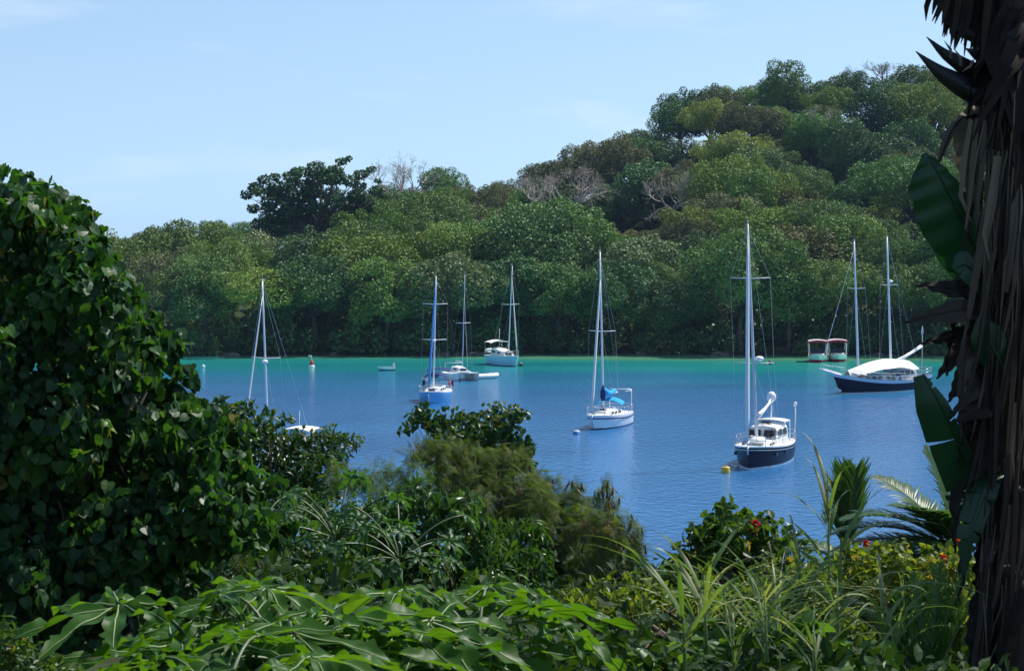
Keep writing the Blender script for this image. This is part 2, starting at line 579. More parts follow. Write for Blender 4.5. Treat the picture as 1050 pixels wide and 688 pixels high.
def terrain(x, y):
    x, y = np.asarray(x, float), np.asarray(y, float)
    yc = np.clip(y, 200, 900)
    p1 = 525 + x * FPX / np.clip(yc, 350, 430)
    p2 = 525 + x * FPX / np.clip(yc, 440, 560)
    k1, k2 = FPX / Y1, FPX / Y2
    z1 = CAMZ + (255 - np.interp(p1, *zip(*FRONT))) / k1 - 13.8
    z2 = CAMZ + (255 - np.interp(p2, *zip(*RIDGE))) / k2 - 14.0
    sy = shore_y(x)
    far = z1 * sstep(0, 1, (y - sy) / (Y1 - sy)) ** 0.8 + 0.6 * sstep(0, 3, y - sy)
    far = far + (z2 - z1) * sstep(0, 1, (y - Y1 - 34) / (Y2 - Y1 - 34))
    far = far * (1 - 0.75 * sstep(545, 760, y))
    far = far - 6 * (1 - sstep(-45, 0, y - sy)) - 1.0 * (1 - sstep(-4, 1, y - sy))
    yy = np.clip(y, 0.01, 300)
    near = CAMZ - (np.interp(yy, (5, 8, 12, 20, 30, 45, 62), (1010, 800, 735, 690, 650, 622, 618)) - 255) / FPX * yy
    near = np.where(y < 5, np.interp(y, (-60, 0, 5), (17.0, 14.45, CAMZ - 755 / FPX * 5)), near)
    near = near - 14 * sstep(58, 88, y) + 0.22 * np.sin(x * 0.5 + y * 0.2) * sstep(3, 12, y)
    near = np.maximum(near, -7)
    return np.where(y < 200, near, far)


def ground():
    ys = np.concatenate((np.linspace(-60, 110, 86), np.linspace(118, 330, 14), np.linspace(336, 600, 80), np.array((640, 700, 800, 1000, 1500, 2500, 4000, 6000))))
    xs = np.concatenate((np.array((-5000, -2500, -1200, -700, -450, -300)), np.linspace(-220, -32, 40), np.linspace(-30, 30, 61), np.linspace(32, 220, 40), np.array((300, 450, 700, 1200, 2500, 5000))))
    X, Y = np.meshgrid(xs, ys)
    Z = terrain(X, Y)
    Z = np.where(Y > 900, 2.0, Z)
    b = MB()
    b.grid(np.stack((X, Y, Z), 2))
    m, nt, out = new_mat('earth')
    N, L = nt.nodes, nt.links
    g = N.new('ShaderNodeNewGeometry')
    n = N.new('ShaderNodeTexNoise')
    n.inputs['Scale'].default_value = 0.6
    n.inputs['Detail'].default_value = 8
    r = ramp(nt, [(0.3, (0.020, 0.026, 0.010)), (0.55, (0.030, 0.042, 0.014)), (0.75, (0.046, 0.040, 0.024))])
    p = N.new('ShaderNodeBsdfPrincipled')
    p.inputs['Roughness'].default_value = 0.95
    p.inputs['Specular IOR Level'].default_value = 0.1
    L.new(g.outputs['Position'], n.inputs['Vector'])
    L.new(n.outputs['Fac'], r.inputs['Fac'])
    L.new(r.outputs['Color'], p.inputs['Base Color'])
    L.new(p.outputs[0], out.inputs['Surface'])
    MATS['earth'] = m
    tag(b.build('ground', 'earth'), kind='structure')


ground()


def water():
    b = MB()
    xs = np.array((-3000, -600, -200, -100, 0, 100, 200, 600, 3000.0))
    ys = np.array((40, 100, 150, 200, 250, 300, 340, 380, 420.0))
    X, Y = np.meshgrid(xs, ys)
    b.grid(np.stack((X, Y, np.zeros_like(X)), 2), smooth=True)
    m, nt, out = new_mat('sea')
    N, L = nt.nodes, nt.links
    g = N.new('ShaderNodeNewGeometry')
    sx = N.new('ShaderNodeSeparateXYZ')
    L.new(g.outputs['Position'], sx.inputs[0])
    # depth of the bay: shallow reef shelf along the far shore, wider to the right
    mp_ = N.new('ShaderNodeMapping')
    mp_.inputs['Scale'].default_value = (0.012, 0.05, 1)
    n1 = N.new('ShaderNodeTexNoise')
    n1.inputs['Scale'].default_value = 1.0
    n1.inputs['Detail'].default_value = 5
    L.new(g.outputs['Position'], mp_.inputs['Vector'])
    L.new(mp_.outputs['Vector'], n1.inputs['Vector'])
    a1 = N.new('ShaderNodeMath')
    a1.operation = 'MULTIPLY_ADD'          # y + noise*40
    a1.inputs[1].default_value = 46.0
    L.new(n1.outputs['Fac'], a1.inputs[0])
    L.new(sx.outputs['Y'], a1.inputs[2])
    a2 = N.new('ShaderNodeMath')
    a2.operation = 'MULTIPLY_ADD'          # + x*0.12
    a2.inputs[1].default_value = 0.09
    L.new(sx.outputs['X'], a2.inputs[0])
    L.new(a1.outputs[0], a2.inputs[2])
    mr = N.new('ShaderNodeMapRange')
    mr.inputs['From Min'].default_value = 266
    mr.inputs['From Max'].default_value = 366
    L.new(a2.outputs[0], mr.inputs['Value'])
    r = ramp(nt, [(0.0, (0.022, 0.138, 0.345)), (0.25, (0.016, 0.152, 0.335)), (0.55, (0.008, 0.190, 0.300)), (0.80, (0.014, 0.290, 0.285)), (0.94, (0.040, 0.350, 0.255)), (1.0, (0.11, 0.34, 0.20))])
    L.new(mr.outputs['Result'], r.inputs['Fac'])
    # slow patches: weed on the bottom, and wind-lane sheen put into the colour
    mp2 = N.new('ShaderNodeMapping')
    mp2.inputs['Scale'].default_value = (0.022, 0.045, 1)
    n2 = N.new('ShaderNodeTexNoise')
    n2.inputs['Scale'].default_value = 1.0
    n2.inputs['Detail'].default_value = 6
    L.new(g.outputs['Position'], mp2.inputs['Vector'])
    L.new(mp2.outputs['Vector'], n2.inputs['Vector'])
    r2 = ramp(nt, [(0.3, (0.62, 0.72, 0.80)), (0.48, (0.95, 0.97, 0.98)), (0.65, (1.12, 1.07, 1.04))])
    L.new(n2.outputs['Fac'], r2.inputs['Fac'])
    mm = N.new('ShaderNodeMix')
    mm.data_type = 'RGBA'
    mm.blend_type = 'MULTIPLY'
    mm.inputs['Factor'].default_value = 1.0
    L.new(r.outputs['Color'], mm.inputs['A'])
    L.new(r2.outputs['Color'], mm.inputs['B'])
    p = N.new('ShaderNodeBsdfPrincipled')
    p.inputs['Roughness'].default_value = 0.10
    p.inputs['Specular IOR Level'].default_value = 0.36
    L.new(mm.outputs['Result'], p.inputs['Base Color'])
    # ripples
    mp3 = N.new('ShaderNodeMapping')
    mp3.inputs['Scale'].default_value = (0.9, 0.55, 1)
    mp3.inputs['Rotation'].default_value = (0, 0, 0.35)
    n3 = N.new('ShaderNodeTexNoise')
    n3.inputs['Scale'].default_value = 1.6
    n3.inputs['Detail'].default_value = 4
    n3.inputs['Roughness'].default_value = 0.6
    L.new(g.outputs['Position'], mp3.inputs['Vector'])
    L.new(mp3.outputs['Vector'], n3.inputs['Vector'])
    bp = N.new('ShaderNodeBump')
    bp.inputs['Strength'].default_value = 0.9
    bp.inputs['Distance'].default_value = 0.22
    L.new(n3.outputs['Fac'], bp.inputs['Height'])
    L.new(bp.outputs['Normal'], p.inputs['Normal'])
    L.new(p.outputs[0], out.inputs['Surface'])
    MATS['sea'] = m
    tag(b.build('water', 'sea'), kind='structure')


water()

# ------------------------------------------------------------------ woods across the bay
rg = np.random.default_rng(11)


def rdir(g, n):
    return unit(g.normal(size=(n, 3)))


def lobes_leaves(b, g, lobes, dens, size, tmpl=T_CLUMP, shell=(0.72, 1.05), up=0.35, jit=0.7, hang=0.0, mat=0, flat=1.0, inner=0.35, lobe_rnd=0.25, width=1.0, rbias=0.0, form=0.6, fleck=0.22):
    """scatter leaves through the shells of a set of foliage clumps (x, y, z, radius)"""
    L = np.asarray(lobes, float)
    C, Rr = L[:, :3], L[:, 3]
    for i in range(len(L)):
        n = max(6, int(dens * Rr[i] ** 2 * 4 * math.pi / (size * size)))
        d = rdir(g, n)
        q = g.uniform(shell[0], shell[1], n) if inner <= 0 else np.where(g.random(n) < inner, g.uniform(0.25, shell[0], n), g.uniform(shell[0], shell[1], n))
        p = C[i] + d * (Rr[i] * q)[:, None] * np.array((1, 1, flat))
        # drop what lies deep inside a neighbour
        keep = np.ones(n, bool)
        for j in range(len(L)):
            if j != i:
                keep &= np.linalg.norm((p - C[j]) / np.array((1, 1, flat)), axis=1) > Rr[j] * 0.62
        p, d = p[keep], d[keep]
        m = len(p)
        nrm = unit(d * form + np.array((0, 0, up)) + g.normal(size=(m, 3)) * jit * 0.45)
        t = unit(d * 0.5 + g.normal(size=(m, 3)) * jit - np.array((0, 0, hang)))
        lr = rbias + 0.5 + (g.random() - 0.5) * 2 * lobe_rnd
        rnd = np.clip(lr + g.normal(size=m) * fleck, 0, 1)
        b.leaves(tmpl, p - t * size * 0.4, t, nrm, size * g.uniform(0.65, 1.25, m), rnd, mat, width)
    return b


def limbs(b, g, base, lobes, r0, fork=0.45, sides=6, mat=0, wob=0.05):
    base = np.asarray(base, float)
    L = np.asarray(lobes, float)
    top = L[:, :3].mean(0)
    fk = base + (top - base) * fork
    mid = lerp(base, fk, 0.5) + np.append(g.normal(size=2) * r0 * 0.6, 0)
    b.tube([base, lerp(base, mid, 0.5), mid, fk], [r0 * 1.25, r0 * 1.05, r0 * 0.95, r0 * 0.8], sides, mat)
    for l in L:
        e = l[:3] - (l[:3] - fk) * 0.08
        ln = np.linalg.norm(e - fk)
        m1 = lerp(fk, e, 0.4) + g.normal(size=3) * ln * wob + np.array((0, 0, ln * 0.08))
        m2 = lerp(fk, e, 0.75) + g.normal(size=3) * ln * wob
        b.tube([fk, m1, m2, e], [r0 * 0.55, r0 * 0.36, r0 * 0.22, r0 * 0.08], max(4, sides - 2), mat)
        for k in range(3):
            a = lerp(m1, e, g.uniform(0.2, 0.9))
            q = a + unit(g.normal(size=3) + np.array((0, 0, 0.3))) * l[3] * 0.8
            b.tube([a, lerp(a, q, 0.5) + g.normal(size=3) * 0.05 * l[3], q], [r0 * 0.16, r0 * 0.10, r0 * 0.04], 4, mat)
    return b


def wood_lobes(g, kind):
    """clumps that make the crown of one far tree, trunk foot at the origin"""
    out = []
    if kind == 'dome':
        Rx, Rz, zc, n, r0, r1 = 4.6, 3.7, 7.2, 30, 0.7, 2.0
    elif kind == 'tall':
        Rx, Rz, zc, n, r0, r1 = 3.9, 4.6, 7.8, 30, 0.7, 1.9
    elif kind == 'spread':
        Rx, Rz, zc, n, r0, r1 = 5.9, 2.6, 8.2, 34, 0.7, 1.8
    else:                       # 'skirt': foliage down to the ground
        Rx, Rz, zc, n, r0, r1 = 4.8, 5.2, 5.6, 34, 1.1, 1.9
    for i in range(n):
        u = (i + 0.5) / n
        zz = 1 - 1.75 * u if kind != 'skirt' else 1 - 1.95 * u
        a = i * 2.39996 + g.uniform(-0.4, 0.4)
        rr = math.sqrt(max(0, 1 - zz * zz))
        k = g.uniform(0.66, 1.14)
        out.append((Rx * rr * math.cos(a) * k, Rx * rr * math.sin(a) * k, zc + Rz * zz * k, g.uniform(r0, r1)))
    out.append((0, 0, zc, Rx * 0.55))
    return out


def make_wood_tree(seed, kind, leafmat, size=0.5, dens=1.15):
    g = np.random.default_rng(seed)
    L = wood_lobes(g, kind)
    root = thing('tree', (0, 0, 0), 'x', 'tree')
    t = MB()
    limbs(t, g, (0, 0, -1.0), [l for l in L if l[2] > 3][::3], 0.26, 0.5, 6)
    t.build('trunk', 'bark', root)
    c = MB()
    lobes_leaves(c, g, L, dens, size, T_CLUMP, up=0.3, jit=0.40, inner=0.08, lobe_rnd=0.34, form=1.0, fleck=0.12)
    c.build('crown', leafmat, root)
    return root


PROTO = {}
spec = {'mid': ('leaf_wood_mid', ('dome', 'spread', 'tall')), 'dark': ('leaf_wood_dark', ('dome', 'tall')),
        'yellow': ('leaf_wood_yellow', ('dome', 'spread')), 'olive': ('leaf_wood_olive', ('dome', 'spread')),
        'pale': ('leaf_wood_pale', ('dome',)), 'skirt': ('leaf_wood_mid', ('skirt', 'skirt'))}
sd = 100
for k, (lm, shapes) in spec.items():
    PROTO[k] = []
    for s in shapes:
        sd += 1
        PROTO[k].append(make_wood_tree(sd, s, lm, 0.33 if k == 'pale' else 0.26))
USED = set()
WORDS = {'mid': 'mid green rounded', 'dark': 'dark green glossy', 'yellow': 'yellow green leafy', 'olive': 'dull olive', 'pale': 'silvery pale green', 'skirt': 'low branched green'}


def wood(kind, x, y, sc, zone, group, dz=0.0):
    ps = PROTO[kind]
    p = ps[int(rg.integers(len(ps)))]
    z = float(terrain(x, y)) + dz
    lab = WORDS[kind] + ' tree ' + zone
    rz = rg.uniform(0, 6.28)
    s = (sc * rg.uniform(0.9, 1.12), sc * rg.uniform(0.9, 1.12), sc * rg.uniform(0.66, 1.08))
    if p.name not in USED:
        USED.add(p.name)
        p.location, p.rotation_euler, p.scale = (x, y, z), (0, 0, rz), s
        p['label'], p['group'] = lab, group
        return p
    return dup(p, (x, y, z), rz, s, lab, group)


def pick(ws):
    ks = list(ws)
    q = np.array([ws[k] for k in ks], float)
    return ks[int(rg.choice(len(ks), p=q / q.sum()))]


def scatter(x0, x1, y0, y1, d, jit=0.32):
    out = []
    yy, row = y0, 0
    while yy < y1:
        xx = x0 + (d / 2 if row % 2 else 0)
        while xx < x1:
            out.append((xx + rg.uniform(-jit, jit) * d, yy + rg.uniform(-jit, jit) * d))
            xx += d
        yy += d * 0.87
        row += 1
    return out


def px_of(x, y):
    return 525 + x * FPX / y


# front rank at the water's edge
for (x, y) in scatter(-90, 94, 355.5, 361, 8.8, 0.22):
    y = max(y - 2.5, float(shore_y(x)) + 1.5)
    wood(pick({'dark': 3.0, 'pale': 0.6, 'mid': 3.4, 'yellow': 0.8}), x, y, rg.uniform(1.15, 1.5), 'overhanging the dark far waterline', 'trees along the far waterline', dz=1.2)
for (x, y) in scatter(-94, 100, 369, 438, 12.0):
    p = px_of(x, y)
    if abs(p - 525) > 590 or (250 < p < 388 and y > 396) or any(abs(p - q) < 46 and y > 400 for q in (575, 690)):
        continue
    ws = {'mid': 4, 'dark': 1.4, 'yellow': 2.4, 'olive': 1.0, 'pale': 0.9}
    wood(pick(ws), x, y, rg.uniform(0.85, 1.7), 'on the lower slope across the bay', 'trees on the lower far slope')
for (x, y) in scatter(-122, 134, 450, 540, 12.2):
    p = px_of(x, y)
    if abs(p - 525) > 580 or (y > 528 and p < 500) or (p < 262 and y < 500) or (240 < p < 446 and y < 492) or any(abs(p - q) < 52 and y < 468 for q in (575, 690)):
        continue
    ws = {'mid': 1.8, 'dark': 4.6, 'olive': 2.0, 'yellow': 0.3} if p > 540 else {'mid': 2, 'dark': 0.8, 'olive': 3.5, 'yellow': 1}
    wood(pick(ws), x, y, rg.uniform(1.05, 1.5 if y < 500 else 1.2) if p > 540 else rg.uniform(0.8, 1.1), 'on the high hill' if p > 540 else 'on the ridge behind the lower slope', 'trees on the upper far hill')
for k, ps in PROTO.items():
    for p in ps:
        if p.name not in USED:
            for ch in list(p.children):
                bpy.data.objects.remove(ch)
            bpy.data.objects.remove(p)

# low bushes that trail over the far waterline
bush_proto = None
for i, x in enumerate(np.concatenate((np.arange(-86, 90, 5.6), np.arange(-88, 92, 4.4)))):
    x = float(x + rg.uniform(-2, 2))
    y = float(shore_y(x)) + (rg.uniform(-0.5, 4.0) if i < 32 else rg.uniform(4, 16))
    if bush_proto is None:
        g = np.random.default_rng(5)
        bush_proto = thing('shore_bush', (x, y, 0.0), 'low dark bush trailing over the water at the foot of the far trees', 'bush', 'bushes trailing over the far waterline')
        L = [(g.uniform(-3.4, 3.4), g.uniform(-1.3, 1.6), g.uniform(0.7, 3.0), g.uniform(0.8, 1.4)) for _ in range(15)]
        fb = lobes_leaves(MB(), g, L, 0.9, 0.42, up=0.3)
        fb.build('foliage', 'leaf_wood_dark', bush_proto)
        sb = MB()
        limbs(sb, g, (0, 0.8, 0), L[::2], 0.12, 0.3, 5)
        sb.build('stem', 'bark', bush_proto)
    else:
        dup(bush_proto, (x, y, rg.uniform(-0.2, 0.4) if i < 32 else float(terrain(x, y))), rg.uniform(-0.4, 0.4) + (math.pi if i % 2 else 0), rg.uniform(0.7, 1.3) if i < 32 else rg.uniform(1.2, 1.7))


def branch_tree(b, g, base, d, length, rad, depth, spread=0.55, up=0.25, sides=5, nkid=(2, 4), tips=None):
    base = np.asarray(base, float)
    d = unit(d)
    n = 4
    pts = [base]
    dd = d.copy()
    for i in range(n):
        dd = unit(dd + g.normal(size=3) * 0.13 + np.array((0, 0, up * 0.12)))
        pts.append(pts[-1] + dd * length / n)
    pts = np.array(pts)
    b.tube(pts, np.linspace(rad, rad * 0.62, n + 1), max(3, sides), cap=depth == 0)
    if depth == 0:
        if tips is not None:
            tips.append(pts[-1])
        return
    for k in range(int(g.integers(nkid[0], nkid[1] + 1))):
        q = pts[-1] if k < 2 else pts[int(g.integers(2, n + 1))]
        nd = unit(dd + g.normal(size=3) * spread + np.array((0, 0, up)))
        branch_tree(b, g, q, nd, length * g.uniform(0.62, 0.86), rad * 0.58, depth - 1, spread, up, sides - 1, nkid, tips)


def bare_tree(px, py_base, Y, h, label, seed, mat='bark_pale', spread=0.6, depth=5, leafy=0):
    g = np.random.default_rng(seed)
    P = at(px, py_base, Y)
    root = thing('bare_tree', P, label, 'tree')
    b = MB()
    tips = []
    r0 = h * 0.028
    for k in range(4):
        a = k * 1.57 + g.uniform(-0.4, 0.4)
        branch_tree(b, g, (0, 0, h * 0.16), (math.cos(a) * 1.0, math.sin(a) * 1.0, 0.85), h * 0.25, r0 * 0.8, depth, spread, 0.22, 6, (2, 4), tips)
    b.tube([(0, 0, -6), (0, 0, h * 0.08), (0.03 * h, 0, h * 0.18)], [r0 * 1.5, r0 * 1.3, r0], 7)
    b.build('trunk', mat, root)
    c = MB()
    tp = np.array(tips)
    n = len(tp) * leafy + len(tp) // 3
    p = tp[g.integers(0, len(tp), n)] + g.normal(size=(n, 3)) * 0.3
    c.leaves(T_KITE, p, rdir(g, n), rdir(g, n), 0.22 * g.uniform(0.6, 1.2, n), g.random(n))
    c.build('crown', 'leaf_wood_dry' if leafy == 0 else 'leaf_wood_olive', root)
    return root


bare_tree(586, 234, 436, 13.5, 'bare grey tree with tangled branches above the lower slope, wider of two in mid hill', 3)
bare_tree(690, 226, 436, 11.0, 'bare pale tree in front of the dark shaded part of the high hill', 7)
bare_tree(412, 218, 470, 12.5, 'leafless greyish brown tree right behind the big dark spreading tree', 9, 'bark_pale', 0.5)
bare_tree(842, 142, 490, 8.0, 'small bare branching tree among green crowns high on the hill', 12, 'bark_pale', 0.6, 4)
bare_tree(905, 92, 528, 8.0, 'thin airy tree breaking the skyline of the high hill', 14, 'bark_grey', 0.5, 4, 2)
bare_tree(872, 96, 530, 6.5, 'low sparse tree on the skyline left of the thin airy one', 15, 'bark_grey', 0.5, 4, 2)
bare_tree(548, 214, 455, 9.0, 'small leafless bush tree at the left foot of the high hill', 17, 'bark_pale', 0.6, 4)


def emergent():
    """big dark tree with layered, reaching branches above the left canopy"""
    g = np.random.default_rng(21)
    Y = 418.0
    P = at(322, 262, Y)
    root = thing('emergent_tree', P, 'big dark green tree with reaching layered branches rising above the left woods', 'tree')
    k = FPX / Y
    spots = [(252, 200, 1.0), (262, 192, 1.2), (274, 206, 1.5), (270, 184, 1.0), (285, 192, 1.5), (283, 182, 0.9), (300, 182, 1.4), (298, 200, 1.8), (312, 176, 1.3), (325, 172, 1.4), (332, 182, 1.7), (345, 176, 1.3), (350, 166, 0.9), (357, 163, 0.6),
             (318, 196, 1.9), (340, 200, 1.9), (360, 186, 1.4), (372, 180, 1.1), (380, 174, 0.8), (366, 202, 1.7), (386, 196, 1.1), (392, 200, 0.7), (380, 212, 1.6), (300, 218, 1.9), (330, 220, 2.0), (355, 220, 1.8), (276, 222, 1.7), (258, 214, 1.1), (388, 186, 0.6), (268, 230, 1.4), (376, 226, 1.6)]
    L = []
    for (px, py, r) in spots:
        q = at(px, py, Y) - P
        L.append((q[0], g.uniform(-4.5, 4.5) * (1 if r > 1 else 0.5), q[2], r * 1.2))
        if r > 1.1:
            L.append((q[0] + g.uniform(-2, 2), g.uniform(-5.5, 5.5), q[2] - g.uniform(0, 1.6), r * 1.0))
            L.append((q[0] + g.uniform(-2.5, 2.5), g.uniform(-5.5, 5.5), q[2] - g.uniform(0.5, 3.0), r * 1.0))
    t = MB()
    limbs(t, g, (0, 0, -10), L, 0.55, 0.62, 7)
    t.build('trunk', 'bark', root)
    c = MB()
    lobes_leaves(c, g, L, 2.0, 0.44, T_CLUMP, up=0.9, jit=0.6, flat=0.62, inner=0.1, lobe_rnd=0.3)
    c.build('crown', 'leaf_wood_emergent', root)


emergent()

# rocks along the far waterline
rk = None
for i, (px, dx) in enumerate(((452, 0), (470, 0), (486, 0), (662, 0), (905, 0), (232, 0), (340, 0), (741, 0))):
    g = np.random.default_rng(40)
    q = on_water(px, 366.0)
    y = float(shore_y(q[0])) - 1.0
    if rk is None:
        V, F = [], []
        b = MB()
        th = np.linspace(0, 2 * np.pi, 12, endpoint=False)
        ph = np.linspace(-0.4, 1.5, 6)
        Pn = np.array([[(math.cos(a) * math.cos(p), math.sin(a) * math.cos(p), math.sin(p)) for a in th] for p in ph])
        Pn = Pn * (1 + g.normal(size=Pn.shape[:2])[..., None] * 0.13) * np.array((1.3, 0.7, 0.5))
        b.grid(Pn, closed=True, smooth=False)
        rk = b.build('rock', 'rock')
        tag(rk, 'low brown rock at the foot of the far shore trees', 'rock', 'rocks along the far waterline')
        rk.location = (q[0], y, 0.05)
    else:
        r2_ = rk.copy()
        COL.objects.link(r2_)
        r2_.location = (q[0], y, 0.05)
        r2_.rotation_euler = (0, 0, i * 1.3)
        r2_.scale = (1 + 0.15 * (i % 3), 0.9, 0.8 + 0.1 * (i % 4))


# ------------------------------------------------------------------ boats
def hull(L, B, fb=(1.15, 0.95, 1.0), transom=0.65, bow=1.0, stern=0.5, mats=None, rail=0.12, boot=0.10, fine=2.2, depth=0.5):
    """hull shell from keel to sheer; fb = freeboard at bow, middle, stern. returns MB, sheer(t) and halfbeam(t)"""
    n = 26
    ts = np.linspace(0, 1, n)

    def half(t):
        a = np.where(t < 0.42, transom + (1 - transom) * np.sin(np.clip(t / 0.42, 0, 1) * np.pi / 2), 1 - np.clip((t - 0.42) / 0.58, 0, 1) ** fine)
        return B / 2 * np.maximum(a, 0.012)

    def sheer(t):
        return np.interp(t, (0, 0.45, 1), (fb[2], fb[1], fb[0])) + 0.0 * t

    def sheer_s(t):     # smooth curve through the three freeboards
        a, m_, c = fb[2], fb[1], fb[0]
        return a * (1 - t) * (1 - 2 * t) + m_ * 4 * t * (1 - t) + c * t * (2 * t - 1)

    rows = [('z', 1.0, 0), ('r', rail, 0), ('f', 0.62, 0), ('f', 0.34, 0), ('b', boot, 0), ('b', -0.02, 0), ('k', -depth * 0.5, 0), ('k', -depth, 0)]
    P = []
    for kind, v, _ in rows:
        S = sheer_s(ts)
        if kind == 'z':
            z = S
        elif kind == 'r':
            z = S - v
        elif kind == 'f':
            z = S * v
        else:
            z = np.full(n, v)
        u = np.clip((S - z) / S, 0, 1.6)                # 0 sheer, 1 waterline
        hb = half(ts)
        wl_ = half(np.clip(ts * 1.0 + 0.0, 0, 1)) * (0.90 - 0.10 * ts)
        y = hb + (wl_ - hb) * np.clip(u, 0, 1) ** 1.6
        y = np.where(z < 0, wl_ * np.clip(1 - (-z / depth) ** 1.6, 0.02, 1), y)
        x = -L / 2 + ts * L
        uu = np.clip(u, 0, 1.4)
        x = x - bow * uu * ts ** 3 + stern * uu * (1 - ts) ** 3
        P.append(np.stack((x, y, z), 1))
    P = np.array(P)                                     # rows x stations x 3
    b = MB()
    rowm = [1, 0, 0, 0, 2, 3, 3]
    for sgn in (1, -1):
        Q = P * np.array((1, sgn, 1))
        for i in range(len(rows) - 1):
            b.grid(Q[i:i + 2] if sgn < 0 else Q[i:i + 2][:, ::-1], rowm[i])
    # transom
    tr = P[:, 0]
    for i in range(len(rows) - 1):
        q = np.array([[tr[i], tr[i] * (1, -1, 1)], [tr[i + 1], tr[i + 1] * (1, -1, 1)]])
        b.grid(q, rowm[i], smooth=False)
    return b, P[0], half, sheer_s


def deck_mesh(sheer_line, drop=0.04, camber=0.06):
    P = sheer_line
    n = len(P)
    w_ = np.linspace(-1, 1, 7)
    G = np.zeros((n, 7, 3))
    for j, a in enumerate(w_):
        G[:, j, 0] = P[:, 0]
        G[:, j, 1] = P[:, 1] * 0.97 * a
        G[:, j, 2] = P[:, 2] - drop + camber * (1 - a * a)
    return MB().grid(G)


def trunk_cabin(x0, x1, w0, w1, z0, h0, h1, slope=0.35, crown=0.07):
    """cabin top between x0 (aft) and x1 (forward): widths, heights aft/forward, sloping front"""
    b = MB()
    xs = np.linspace(0, 1, 9)
    prof = []
    for t in xs:
        x = lerp(x0, x1, t)
        wv = lerp(w0, w1, t) / 2
        h = lerp(h0, h1, t)
        row = [(x, -wv, z0), (x, -wv * 0.93, z0 + h * 0.8), (x, -wv * 0.82, z0 + h * 0.97), (x, 0, z0 + h + crown), (x, wv * 0.82, z0 + h * 0.97), (x, wv * 0.93, z0 + h * 0.8), (x, wv, z0)]
        prof.append(row)
    prof = np.array(prof)
    prof[-1, 1:6, 0] -= slope
    prof[-1, 3, 0] -= slope * 0.1
    b.grid(prof[:, ::-1], smooth=False)
    for e in (0, -1):
        row = prof[e]
        F = [tuple(range(7))] if e == 0 else [tuple(range(7))[::-1]]
        b.add(row, F)
    return b


def ellipsoid(b, c, r, mat=0, sides=14, rows=9):
    th = np.linspace(0, 2 * np.pi, sides, endpoint=False)
    ph = np.linspace(-np.pi / 2 + 0.02, np.pi / 2 - 0.02, rows)
    P = np.array([[(math.cos(a) * math.cos(p), math.sin(a) * math.cos(p), math.sin(p)) for a in th] for p in ph])
    b.grid(P * np.asarray(r) + np.asarray(c), mat, closed=True)
    return b


def rig(root, mx, base, h, lean=0.0, spread=(0.5,), spw=2.0, mastmat='spar_white', mr=0.09, bow=None, bowz=1.2, stern=None, sternz=1.1, furl=0.09, fore_h=1.0, chain=1.4, furlmat='sailcloth', backstay=True, wire=0.008):
    """mast with spreaders, shrouds, stays and a furled headsail; lean = sideways tilt of the top in metres"""
    top = np.array((mx, lean, base + h))
    bt = np.array((mx, 0, base))
    m = MB()
    zz = np.linspace(0, 1, 6)
    m.tube(np.array([lerp(bt, top, t) for t in zz]), np.linspace(mr, mr * 0.62, 6), 8)
    mast = m.build('mast', mastmat, root)
    h_ = MB()
    h_.tube([top, top + (0, 0, 0.5)], [0.018, 0.012], 4)
    h_.tube([top + (-0.25, 0, 0.12), top + (0.3, 0, 0.12)], 0.02, 4)
    h_.build('masthead_aerial', 'spar_grey', mast)
    ends = []
    for f in spread:
        c = lerp(bt, top, f)
        s = MB()
        s.tube([c + (-0.12, -spw / 2, 0.06), c, c + (-0.12, spw / 2, 0.06)], [0.03, 0.045, 0.03], 5)
        s.build('spreader', mastmat, root)
        ends.append(c)
    wv = MB()
    for sg in (-1, 1):
        pts = [np.array((mx - 0.15, sg * chain, base - 0.15))] + [c + np.array((-0.12, sg * spw / 2, 0.06)) for c in ends] + [lerp(bt, top, 0.98)]
        wv.tube(pts, wire, 3, cap=False)
        wv.tube([np.array((mx + 0.3, sg * chain * 0.95, base - 0.15)), lerp(bt, top, spread[0] if spread else 0.5)], wire, 3, cap=False)
    wv.build('shroud', 'steel', root)
    if bow is not None:
        f = MB()
        a, e = np.array((bow, 0, bowz)), lerp(bt, top, fore_h)
        pts = np.array([lerp(a, e, t) for t in np.linspace(0, 1, 9)])
        f.tube(pts, np.interp(np.linspace(0, 1, 9), (0, 0.05, 0.12, 0.85, 0.95, 1), (0.02, furl * 0.6, furl, furl * 0.65, 0.02, 0.02)), 6)
        f.build('furled_headsail', furlmat, root)
    if backstay and stern is not None:
        bk = MB()
        bk.tube([(stern, 0, sternz), lerp(bt, top, 0.5) * 1.0 + np.array(((stern - mx) * 0.5, 0, 0)), top], wire, 3, cap=False)
        bk.build('backstay', 'steel', root)
    return mast


